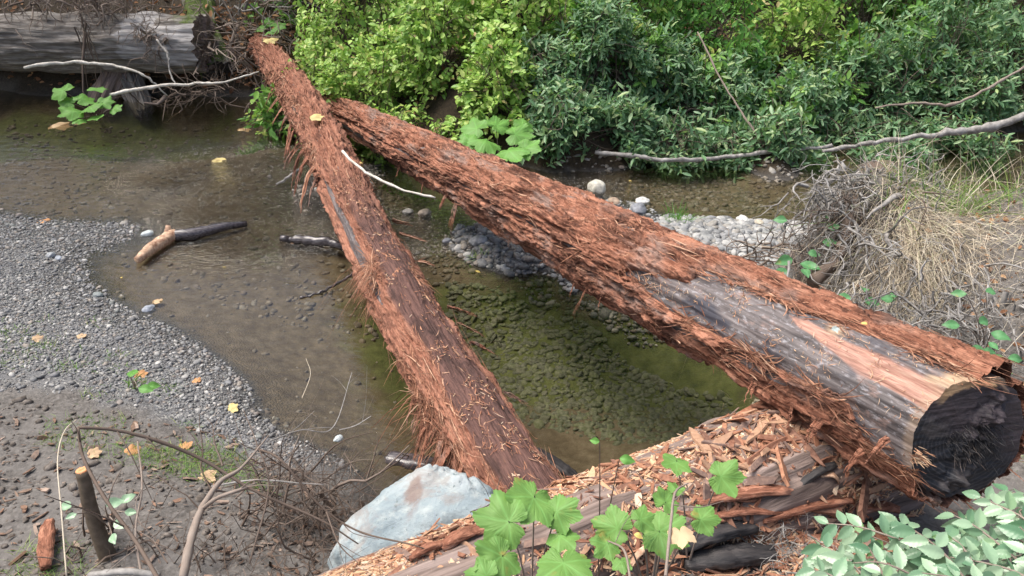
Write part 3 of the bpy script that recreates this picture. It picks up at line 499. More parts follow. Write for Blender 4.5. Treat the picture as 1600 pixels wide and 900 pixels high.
# shaggy clusters at the left edge
cl = (np.exp(-(((S - 2.05) / .28) ** 2 + ((deg + 60) / 26) ** 2)) > .45) | (np.exp(-(((S - 1.1) / .25) ** 2 + ((deg + 85) / 18) ** 2)) > .5) | (np.exp(-(((S - .7) / .4) ** 2 + ((deg + 85) / 25) ** 2)) > .4) | (np.exp(-(((S - 1.75) / .35) ** 2 + ((deg - 45) / 14) ** 2)) > .4) | (np.exp(-(((S - 4.6) / .9) ** 2 + ((deg + 70) / 25) ** 2)) > .5) | ((S > 5) & (S < 7.5) & (deg < -30) & (deg > -95))
fibres(2300, S, PH, Vb, cl, root, MT['fibre'], .2, (.03, .09), (.002, .006), 'shaggy_fibres', 9, .22, .8, GB_)
for (s, d, L, W, side) in [(.5,-92,.34,.07,-.1),(.75,-92,.34,.07,.1),(.95,-92,.24,.06,0),(.55,-80,.30,.05,-.3),(.65,-85,.34,.05,-.2),(.75,-82,.30,.06,-.2),(.85,-84,.25,.05,-.1),(.45,-78,.28,.06,-.3),(.3,-80,.2,.05,-.3),(1.9,-88,.22,.04,0),(2.05,-92,.2,.03,-.1),(2.2,-88,.2,.04,0),(2.5,-96,.15,.03,0),
        (4.0,-74,.30,.05,-.3),(4.2,-78,.42,.07,-.2),(4.5,-80,.42,.08,-.1),(4.7,-80,.40,.06,0),(4.9,-84,.35,.06,.1),(5.3,-84,.34,.07,-.5),(5.5,-86,.38,.06,-.9),(5.45,-86,.45,.04,-1.2),(5.8,-84,.26,.05,0),(6.1,-86,.24,.06,0),(6.5,-86,.22,.05,.2),(6.9,-86,.2,.05,0),(2.9,75,.16,.05,-.4),(2.7,78,.2,.05,-.3),(1.6,75,.2,.04,-.4),(1.4,72,.22,.03,-.4),(1.2,75,.2,.04,-.2),(2.2,72,.14,.04,0),(.7,74,.16,.03,-.2)]:
    strip(root, RB, B0, s, d, float(rB(s)) + .035, L, W, MT['fibre'] if RS.rand() < .4 else MT['bark'], 1.3 if d < 0 else .25, side)

# ---- generic plain log
def simple_log(name, P0, P1, r0, r1, mat, endmat, label, cat, rel=.02, n=160, k=72, moss=None, groove=1.0, jag=0.0, sub='wood'):
    L, Mx, Rm, _ = logframe(np.array(P0), np.array(P1)); s = np.linspace(0, L, n); ph = np.linspace(-PI, PI, k, endpoint=False); S, PH = surf_grid(s, ph)
    rr = r0 + (r1 - r0) * S / L; q = L * 3.7 % 11
    R = rr + rel * fbm(S3(S * 1.5 + q, np.cos(PH) * 1.5, np.sin(PH) * 1.5), 4) + groove * rel * .7 * fbm(S3(S * 1.2, np.cos(PH) * 9 + q, np.sin(PH) * 9), 3)
    J = jag * fbm(S3(0 * S, np.cos(PH) * 5 + q, np.sin(PH) * 5), 3) * 2; Se = S + J * sm(.6 * L, L, S) - J * sm(.4 * L, 0, S)
    o = empty(name, mtx=Mx); tag(o, label, cat); g = Geo(); V = cyl(R, Se, PH)
    g.add(V, gridF(n, k, True), moss=(moss(S, np.degrees(PH)) if moss else 0 * S).ravel()); g.build(sub, mat, o)
    g = Geo(); j = np.arange(k)
    for e_, flip in ((0, 1), (n - 1, 0)):
        rings = []; c = np.array([Se[e_].mean(), 0, 0])
        for q_ in np.linspace(1, 0, 9): rings.append(c + (V[e_] - c) * q_ + np.array([1, 0, 0]) * (fbm(V[e_] * q_ * 14, 3) * rel * 1.2 * (1 if 0 < q_ < 1 else 0))[:, None])
        g.add(np.array(rings).reshape(-1, 3), gridF(9, k, True), rim=0, plum=0, moss=0)
    g.build('end_grain', endmat, o); return o, (S, PH, V, Rm)

# chip covered log at the near bank
_kl, _kr = atd(560, 880, 2.62), atd(1180, 640, 3.32); _ka = unit(_kr - _kl); RK0, RK1 = .29, .31
def _kc(p, r): n = unit(np.cross(_ka, unit(p - CAM))); n = n if n[2] > 0 else -n; return p - n * r
K0 = _kc(_kl - _ka * .35, RK0); K1 = _kc(_kr + _ka * .5, RK1)
def mz(S, d): return 0 * S
klog, (S, PH, V, RK) = simple_log('old_log', K0, K1, RK0, RK1, MT['oldlog'], MT['char'], 'old weathered log on the near bank, buried under wood chips below the large red log', 'log', .03, 300, 160)
aK = unit(K1 - K0); LK = np.linalg.norm(K1 - K0)
def top(x, y):
    """upper surface of bank + old log"""
    h = gz(x, y); P = S3(x, y, 0 * x); d = (P - K0); s = d[..., :2] @ aK[:2] / (aK[:2] @ aK[:2]); c = K0 + s[..., None] * aK
    nrm = np.array([-aK[1], aK[0]]) / np.linalg.norm(aK[:2]); t = (P[..., :2] - c[..., :2]) @ nrm; r = RK0 + (RK1 - RK0) * s / LK
    return np.maximum(h, np.where((np.abs(t) < r) & (s > 0) & (s < LK), c[..., 2] + np.sqrt(np.maximum(r * r - t * t, 0)), -9)), t / r, s
def normals(fn, x, y, e=.012):
    zx = (fn(x + e, y) - fn(x - e, y)) / (2 * e); zy = (fn(x, y + e) - fn(x, y - e)) / (2 * e); return unit(S3(-np.clip(zx, -3, 3), -np.clip(zy, -3, 3), 1 + 0 * zx))
def scatter_flat(g, fn, x, y, L, W, dz=0.004, tilt=.3, T=None, th=.25, rs=RS, dirn=None):
    """little wedge-shaped splinters lying on a surface"""
    n = len(x); z = fn(x, y); Nn = normals(fn, x, y); a = rs.uniform(0, 2 * PI, n) if dirn is None else dirn + rs.normal(size=n) * .5
    D = S3(np.cos(a), np.sin(a), 0 * a); D = unit(D - Nn * (D * Nn).sum(-1)[:, None] + rs.normal(size=(n, 3)) * tilt * .4)
    R = frames(D, Nn, rs, tilt); TV = np.array([[-.5, -.3, 0], [-.45, .35, 0], [.1, .5, 0], [.5, .12, 0], [.48, -.15, 0], [0, -.5, 0], [-.5, -.3, 1], [-.4, .3, 1], [.1, .45, 1], [.5, .1, 1], [.42, -.15, 1], [0, -.45, 1]], float)
    TF = [np.array([[6, 11, 10, 9], [6, 9, 8, 7]]), np.array([[i, (i + 1) % 6, 6 + (i + 1) % 6, 6 + i] for i in range(6)])]
    inst(g, TV, TF, R, S3(x, y, z + dz + rs.rand(n) * .006), np.stack([L, W, W * th], 1))
topz = lambda x, y: top(x, y)[0]
# wood chips over the top of the old log, spilling to the bank under the big log
n = 52000; s = RS.uniform(.0, LK, n); t = RS.uniform(-1.05, 1.0, n); dens = np.where(t > np.interp(s, [0, .35, .75, 1.05, 1.45, 1.6, 2.2], [-1.1, -1.1, -.5, .30, .30, -.9, -1.2]) + .25 * fbm(S3(s * 3, t, 0 * s), 2), 1, .1)
keep = RS.rand(n) < dens; s, t = s[keep], t[keep]; nr2 = np.array([-aK[1], aK[0]]) / np.linalg.norm(aK[:2]); ax2 = aK[:2]
r_ = RK0 + (RK1 - RK0) * s / LK; x = K0[0] + ax2[0] * s + nr2[0] * t * r_; y = K0[1] + ax2[1] * s + nr2[1] * t * r_
g = Geo(); L = RS.gamma(1.1, .013, len(x)) + .004; scatter_flat(g, topz, x, y, L, L * RS.uniform(.08, .26, len(x)) + .0013, .003, .35)
tag(g.build('wood_chips', MT['chip'], None, False), 'tan and orange wood chips covering the old log', None, None, 'stuff')
# bark litter and longer slivers on the near bank
n = 1500; px = RS.uniform(620, 1400, n); py = RS.uniform(790, 960, n); pts = np.array([atz(a, b, .52) for a, b in zip(px, py)])
g = Geo(); L = RS.gamma(2, .025, n) + .015; scatter_flat(g, topz, pts[:, 0], pts[:, 1], L, L * RS.uniform(.06, .2, n) + .002, .006, .5)
n = 420; px = RS.uniform(1080, 1400, n); py = RS.uniform(700, 880, n); pts = np.array([atz(a, b, .55) for a, b in zip(px, py)])
L = RS.gamma(2.5, .03, n) + .02; scatter_flat(g, topz, pts[:, 0], pts[:, 1], L, L * RS.uniform(.08, .22, n) + .002, .01, .4)
n = 9000; px = RS.uniform(560, 1400, n); py = RS.uniform(770, 960, n); pts = np.array([atz(a, b, .52) for a, b in zip(px, py)]); k_ = fbm(S3(pts[:, 0] * 4, pts[:, 1] * 4, 0 * pts[:, 0]), 2) > -.12; pts = pts[k_]; n = len(pts)
g2 = Geo(); L = RS.gamma(1.1, .013, n) + .004; scatter_flat(g2, topz, pts[:, 0], pts[:, 1], L, L * RS.uniform(.1, .32, n) + .0015, .006, .5)
tag(g2.build('wood_chips', MT['chip'], None, False), 'loose tan wood chips spread over the near bank', None, None, 'stuff')
tag(g.build('bark_litter', MT['litter'], None, False), 'red brown bark slivers littering the near bank', None, None, 'stuff')
# charred and dark slabs on near bank
def az(px, py, z): return atz(px, py, z)
def slab(name, P0, P1, w, th, mat, label, cat, bow=.02, n=26, k=14, jag=.12):
    P0 = np.array(P0, float); P1 = np.array(P1, float); L, Mx, Rm, _ = logframe(P0, P1); s = np.linspace(0, 1, n); a = np.linspace(0, 2 * PI, k, endpoint=False); S, A = surf_grid(s, a)
    q = (P0[0] * 7.1) % 9; ww = w * (.55 + .45 * np.sin(PI * np.clip(S, .05, .95)) ** .5) * (1 + .35 * fbm(S3(S * 4 + q, np.cos(A), np.sin(A)), 3)); tt = th * (1 + .5 * fbm(S3(S * 6 + q, np.cos(A) * 2, np.sin(A) * 2), 3))
    c, sn = np.cos(A), np.sin(A); Y = ww * .5 * np.sign(c) * np.abs(c) ** .6; Z = tt * .5 * np.sign(sn) * np.abs(sn) ** .7 + bow * np.sin(S * PI) + .12 * tt * fbm(S3(S * 3, Y * 70, Z0 := 0 * S), 2)
    X = S * L + jag * w * fbm(S3(np.cos(A) * 3 + q, np.sin(A) * 3, 0 * S), 2) * 2
    V = np.concatenate([S3(X, Y, Z).reshape(-1, 3), [[X[0].mean(), 0, 0]], [[X[-1].mean(), 0, 0]]]); j = np.arange(k)
    g = Geo(); g.add(V, [gridF(n, k, True), np.stack([np.full(k, n * k), (j + 1) % k, j], -1), np.stack([np.full(k, n * k + 1), (n - 1) * k + j, (n - 1) * k + (j + 1) % k], -1)], moss=0)
    o = g.build(name, mat); o.matrix_world = Mx; return tag(o, label, cat)
def tp(px, py, dz=0.0, z0=.55):
    z = z0
    for _ in range(14):
        p = atz(px, py, z); z = .5 * z + .5 * float(top(p[0:1], p[1:2])[0][0])
    p = atz(px, py, z); p[2] += dz; return p
slab('charred_chunk', tp(1062, 862, .02), tp(1178, 828, .02), .07, .035, MT['char'], 'black charred wood slab beside the small maple-like leaves on the near bank', 'wood slab')
slab('charred_chunk', tp(1070, 890, .02), tp(1210, 872, .02), .09, .05, MT['char'], 'broad dark grooved wood slab at the bottom edge of the near bank', 'wood slab')
slab('charred_chunk', tp(1245, 772, .03), tp(1302, 735, .03), .035, .02, MT['char'], 'short black stick among the chips right under the large log', 'stick')
slab('bark_chunk', tp(1090, 795, .03), tp(1250, 775, .03), .05, .02, MT['bark'], 'long reddish bark slab lying across the wood chips', 'bark piece')
slab('bark_chunk', tp(1120, 812, .02), tp(1225, 808, .02), .04, .015, MT['bark'], 'shorter reddish bark slab just below the long one', 'bark piece')
slab('bark_chunk', tp(1190, 822, .025), tp(1330, 790, .025), .035, .02, MT['bark'], 'dark red bark slab with ragged edge near the pale shrub', 'bark piece')
slab('bark_chunk', tp(690, 862, .02), tp(760, 832, .02), .05, .02, MT['bark'], 'reddish bark slab on the chips just in front of the blue boulder', 'bark piece')
slab('bark_chunk', tp(640, 880, .02), tp(700, 856, .02), .03, .015, MT['bark'], 'small reddish bark sliver low on the left of the chips', 'bark piece')
slab('wood_sliver', tp(985, 893, .03), tp(1020, 858, .03), .022, .012, MT['peeled'], 'pale yellow wood sliver standing under the leaves at the bottom edge', 'wood chip')
slab('wood_sliver', tp(935, 880, .03), tp(972, 884, .03), .022, .012, MT['peeled'], 'pale flat wood sliver lying left of the standing sliver', 'wood chip')
slab('wood_sliver', tp(1280, 752, .03), tp(1308, 762, .03), .03, .012, MT['peeled'], 'wide tan wood chip below the lower edge of the large log', 'wood chip')
slab('wood_sliver', tp(1200, 725, .03), tp(1218, 745, .03), .012, .008, MT['peeled'], 'narrow whitish wood splinter among the chips', 'wood chip')
slab('bark_chunk', tp(1340, 800, .02), tp(1395, 812, .06), .06, .03, MT['bark'], 'dark red bark chunk wedged beneath the sawn end of the large log', 'bark piece')

# ---- boulder
import bmesh
pts = [(690,727,3.02),(660,732,3.06),(720,734,2.98),(640,746,3.06),(745,745,2.95),(785,774,2.9),(600,772,3.03),(575,790,3.0),(530,832,2.95),(515,862,2.88),(498,890,2.8),(560,905,2.85),(640,880,2.8),(740,850,2.8),(790,815,2.82),(690,800,2.86),(650,740,3.35),(560,850,3.2),(760,800,3.25),(620,770,3.3)]
b = bmesh.new()
for p in pts: b.verts.new(atd(*p))
for p in pts[::3]: q = atd(*p); b.verts.new((q[0], q[1] + .05, -.1))
bmesh.ops.convex_hull(b, input=b.verts); bmesh.ops.delete(b, geom=[v for v in b.verts if not v.link_faces], context='VERTS')
bmesh.ops.triangulate(b, faces=b.faces); bmesh.ops.subdivide_edges(b, edges=b.edges, cuts=5, use_grid_fill=True)
for _ in range(3): bmesh.ops.smooth_vert(b, verts=b.verts, factor=.5, use_axis_x=True, use_axis_y=True, use_axis_z=True)
bmesh.ops.triangulate(b, faces=b.faces); bmesh.ops.subdivide_edges(b, edges=b.edges, cuts=1, use_grid_fill=True)
b.normal_update(); V = np.array([v.co[:] for v in b.verts]); NN = np.array([v.normal[:] for v in b.verts]); F = [np.array([[v.index for v in f.verts] for f in b.faces if len(f.verts) == q]).reshape(-1, q) for q in (3, 4)]; b.free()
ridge = 1 - np.abs(fbm(V * 2.4 + 3, 4)) * 2
V = V + NN * (.030 * (.5 - np.abs(fbm(V * 3.4, 3))) + .014 * fbm(V * 9, 4) + .004 * fbm(V * 30, 3) - .02 * sm(.82, .98, ridge))[:, None]
c_ = atd(628, 800, 2.85); d_ = unit(atd(608, 850, 2.75) - atd(650, 760, 2.98)); w_ = V - c_; al = w_ @ d_; pr = np.linalg.norm(w_ - al[:, None] * d_, axis=1)
g = Geo(); g.add(V, F, stain=np.exp(-(pr / .045) ** 2) * sm(.24, .10, np.abs(al)))
tag(g.build('boulder', MT['rock'], loc=atd(640, 860, 2.85)), 'pale blue grey boulder with brown streak beside the near end of the low log', 'boulder')

# ------------------------------------------------------------------ stones
def stones(g, x, y, z, r, rs=RS, sub=0, flat=.6):
    n = len(x); TV, TF = ico(sub + 1); R = frames(S3(*(rs.normal(size=(3, n)) * [[1], [1], [.25]])), (0, 0, 1), rs, .25)
    Sc = np.stack([r * rs.uniform(.8, 1.25, n), r * rs.uniform(.6, 1, n), r * flat * rs.uniform(.6, 1.1, n)], 1)
    V = TV[None] * (1 + .0) ; N = n; V = np.repeat(V, N, 0); V = V * (1 + .35 * pn(V * 1.1 + rs.uniform(0, 60, (N, 1, 3))))[..., None]
    V = np.einsum('nij,nkj->nki', R, V * Sc[:, None, :]) + S3(x, y, z)[:, None, :]
    g.add(V.reshape(-1, 3), (TF[None] + (np.arange(N) * len(TV))[:, None, None]).reshape(-1, 3))
def region(n, poly, rs=RS, z=0):
    """random ground points inside a plan polygon given by picture corners"""
    W = np.array([atz(a, b, z)[:2] for a, b in poly]); lo, hi = W.min(0), W.max(0); out = []
    while sum(map(len, out)) < n:
        p = rs.uniform(lo, hi, (n, 2)); ins = np.zeros(n, bool); j = len(W) - 1
        for i in range(len(W)):
            (xi, yi), (xj, yj) = W[i], W[j]; c = ((yi > p[:, 1]) != (yj > p[:, 1])) & (p[:, 0] < (xj - xi) * (p[:, 1] - yi) / (yj - yi + 1e-12) + xi); ins ^= c; j = i
        out.append(p[ins])
    return np.concatenate(out)[:n]
LB_ = [(-120,318),(0,326),(70,336),(150,342),(225,345),(205,385),(142,405),(148,435),(182,470),(282,512),(372,575),(420,640),(515,705),(585,750),(480,760),(300,690),(120,650),(-150,640)]
p = region(30000, LB_); fz = field(p[:, 0], p[:, 1]); k = RS.rand(len(p)) < np.where(fz[:, 0] < -.004, .35, 1) * np.clip((fz[:, 1] - .42) * 2.2 + .75 * fbm(S3(p[:, 0] * 2.2, p[:, 1] * 2.2, 0 * p[:, 0]), 3) + .25, .05, 1); p = p[k]
r = RS.gamma(1.6, .0030, len(p)) + .003; z = gz(p[:, 0], p[:, 1]); g = Geo(); stones(g, p[:, 0], p[:, 1], z + r * .15, r)
p = region(200, LB_); r = RS.uniform(.012, .026, 200); stones(g, p[:, 0], p[:, 1], gz(p[:, 0], p[:, 1]) + r * .15, r, sub=1)
tag(g.build('gravel', MT['gravel']), 'grey gravel of the left shore', None, None, 'stuff')
g = Geo()
p = region(3400, [(715,350),(780,355),(960,380),(1150,520),(1000,500),(870,455),(735,412),(700,385)]); r = .006 + .03 * RS.rand(len(p)) ** 3; stones(g, p[:, 0], p[:, 1], gz(p[:, 0], p[:, 1]) + r * .2, r)
p = region(260, [(715,350),(780,355),(960,380),(1150,520),(1000,500),(870,455),(735,412),(700,385)]); r = RS.uniform(.022, .05, len(p)); stones(g, p[:, 0], p[:, 1], gz(p[:, 0], p[:, 1]) + r * .25, r, sub=1)
tag(g.build('gravel', MT['gravel']), 'mixed grey gravel of the bar beneath the large log', None, None, 'stuff'); g = Geo()
for poly, n, a, bb in [([(1040,340),(1250,345),(1290,420),(1230,440),(1120,420),(1000,370)], 5000, .006, .038), ([(830,270),(960,300),(1060,345),(960,360),(840,320)], 420, .008, .03)]:
    p = region(n, poly); r = a + (bb - a) * RS.rand(n) ** 2.5; stones(g, p[:, 0], p[:, 1], gz(p[:, 0], p[:, 1]) + r * .2, r)
    p = region(n // 12, poly); r = RS.uniform(bb * .8, bb * 1.5, len(p)); stones(g, p[:, 0], p[:, 1], gz(p[:, 0], p[:, 1]) + r * .2, r, sub=1)
tag(g.build('gravel', MT['pale_gravel']), 'pale cobbles of the bar behind the large log', None, None, 'stuff')
# bed stones
g = Geo(); ga = Geo()
for poly, n, a, bb in [([(0,160),(480,160),(560,260),(700,300),(720,420),(560,500),(430,480),(170,420),(220,360),(0,335)], 3000, .010, .045), ([(140,400),(600,400),(620,640),(560,730),(400,640),(350,560),(180,470)], 160, .008, .03), ([(860,265),(1700,230),(1700,290),(1300,330),(1000,320)], 2600, .015, .05), ([(560,230),(720,300),(740,420),(640,400),(560,330)], 1500, .012, .045)]:
    p = region(n, poly); r = a + (bb - a) * RS.rand(n) ** 2.5; z = gz(p[:, 0], p[:, 1]); stones(g, p[:, 0], p[:, 1], z - r * .02, r, flat=.5)
tag(g.build('stream_bed_stones', MT['bedstone']), 'brown silted stones on the creek bed', None, None, 'stuff')
p = region(3000, [(700,420),(860,450),(1150,590),(1180,660),(1000,640),(800,590),(690,480)]); r = .008 + .036 * RS.rand(len(p)) ** 2.2; stones(ga, p[:, 0], p[:, 1], gz(p[:, 0], p[:, 1]) - r * .16, r, sub=1, flat=.5)
tag(ga.build('algae_stones', MT['algae']), 'green algae covered cobbles under the pool between the logs', None, None, 'stuff')
def cobble(px, py, r, col, label, flat=.65, dz=0):
    p = gp(px, py); TV, TF = ico(4); V = TV * (1 + .22 * fbm(TV * .9 + px, 2))[:, None] * [r * 1.15, r * .85, r * flat]; a = px * .37
    V = V @ np.array([[math.cos(a), math.sin(a), 0], [-math.sin(a), math.cos(a), 0], [0, 0, 1]]); g = Geo(); g.add(V, TF)
    o = g.build('stone', plain('stone_%d' % px, tuple(c * .6 for c in col), tuple(c * 1.2 for c in col), 30, .6, .4), None); o.location = (p + [0, 0, r * flat * .45]) if not dz else atz(px, py, 0) + [0, 0, r * flat * .1]; tag(o, label, 'stone')
for a in [(233,486,.045,(.30,.33,.38),'blue grey stone on the gravel edge beside the brown pool'), (230,366,.045,(.50,.55,.56),'pale rounded stone in the water near the peeled stick',.65,1), (153,463,.035,(.25,.28,.28),'dark greenish stone at the notch of the gravel shore'),
          (790,425 - 3,.03,(.25,.26,.28),'small grey stone at the near tip of the gravel bar'), (748,380,.07,(.32,.33,.35),'large grey stone at the left tip of the gravel bar'), (698,377,.035,(.22,.23,.26),'dark stone alone in shallow water between the logs',.7,1),
          (932,296,.085,(.52,.50,.44),'upright cream stone in the shallows behind the large log',1.0,1), (997,331,.085,(.22,.23,.26),'dark blue grey stone at the water edge behind the large log'), (1003,319,.07,(.6,.6,.58),'white stone resting behind the dark blue grey stone'), (958,317,.06,(.36,.27,.2),'brown stone at the water edge left of the dark one',.8,1), (872,291,.05,(.55,.47,.4),'pinkish tan stone right behind the large log'),
          (529,686,.025,(.5,.56,.58),'tiny pale stone in the pool near the bare twigs',.7,1), (1160,347,.06,(.6,.6,.58),'whitish round cobble on the bar edge'), (1185,352,.05,(.5,.45,.36),'tan cobble at the right end of the bar edge'), (664,333,.055,(.33,.28,.23),'brown stone awash right of the low log',.6,1), (637,331,.045,(.25,.24,.22),'dark stone awash right beside the low log',.6,1), (80,402 - 2,.035,(.36,.38,.40),'flat pale grey stone on the left gravel'), (92,405,.03,(.30,.33,.38),'small blue grey stone on the left gravel')]: cobble(*a)

# ------------------------------------------------------------------ leaves
def leaf_tmpl(kind):
    if kind == 'willow': st = [(0, .0), (.2, .09), (.5, .15), (.8, .10), (1, 0)]
    elif kind == 'oval': st = [(0, .02), (.18, .2), (.45, .29), (.75, .2), (1, 0)]
    else: st = [(0, .02), (.2, .17), (.5, .24), (.8, .14), (1, 0)]
    V = []
    for i, (x, w) in enumerate(st): V += [[x, -w, .35 * w - .10 * x * x], [x, 0, -.10 * x * x], [x, w, .35 * w - .10 * x * x]]
    return np.array(V, float), gridF(len(st), 3)
def shrub(name, label, cat, c, rx, ry, h, kinds, nt, mats, nl=9, ll=.075, tl=.3, seed=1, group=None, stems=26, cover=.35, open_=0.0, stemmat='root', rim=.7):
    rs = np.random.RandomState(seed); c = np.array(c, float); o = empty(name, c); tag(o, label, cat, group)
    d = unit(rs.normal(size=(nt, 3))); d[:, 2] = np.abs(d[:, 2]) * .9 - .12; d = unit(d)
    rad = (1 - (1 - rim) * rs.rand(nt) ** .8) * (1 + .38 * fbm(d * 2.3 + seed * 3.1, 3)); tip = d * [rx, ry, h] * rad[:, None]
    cl = fbm(tip * 2.2 + seed, 2); keep = cl > -.18 + open_; d, tip = d[keep], tip[keep]; nt = len(d)
    td = unit(d * [1, 1, .5] + rs.normal(size=(nt, 3)) * .45 + [0, -.15, .15]); t = (np.arange(nl) + .5) / nl
    droop = rs.uniform(.0, .5, nt)
    L = tl * rs.uniform(.6, 1.3, nt); pos = tip[:, None] - td[:, None] * (L[:, None] * (1 - t))[..., None] - np.array([0, 0, 1.]) * (droop[:, None] * L[:, None] * t ** 2)[..., None]
    sd = unit(np.cross(td, rs.normal(size=(nt, 3)))); sgn = np.where(np.arange(nl) % 2, 1, -1)
    if kinds == 'willow':
        ll = ll * .98
        ang = np.arange(nl) * 2.4; B2 = np.cross(td, sd); side = sd[:, None] * np.cos(ang)[None, :, None] + B2[:, None] * np.sin(ang)[None, :, None]; ld = unit(td[:, None] * .75 + side)
    else: ld = unit(td[:, None] * .55 + sd[:, None] * sgn[None, :, None] + rs.normal(size=(nt, nl, 3)) * .25)
    ld = ld.reshape(-1, 3); ld[:, 2] -= .12; pos = pos.reshape(-1, 3); N = len(pos)
    Rm = frames(ld, (0, -.35, 1.), rs, .38); TV, TF = leaf_tmpl(kinds); sz = ll * rs.uniform(.5, 1.45, N) * np.tile(np.interp(t, [0, .5, 1], [.8, 1.1, .75]), nt)
    g = Geo(); inst(g, TV, TF, Rm, pos, sz); g.build('foliage', mats, o)
    g = Geo(); ii = rs.choice(nt, min(stems * 4, nt), False)
    for q, i in enumerate(ii):
        a = np.array([rs.normal() * rx * .15, rs.normal() * ry * .15, -.1]) if q < stems else tip[rs.choice(ii[:stems])] * rs.uniform(.3, .7); e = tip[i]
        P = spline([a, a * .55 + e * .45 + rs.normal(size=3) * .07 + [0, 0, .12 * h], e], 7); tube(P, np.linspace(.011 if q < stems else .005, .0025, 7), 4, False, g)
    g.build('stems', MT[stemmat], o); return o
def gxy(x, y): return (x, y, float(gz(np.array([x]), np.array([y]))[0]))
Y, Gm, W = MT['lf_yellow'], MT['lf_mid'], MT['lf_willow']
GB = 'bushes along the far bank'
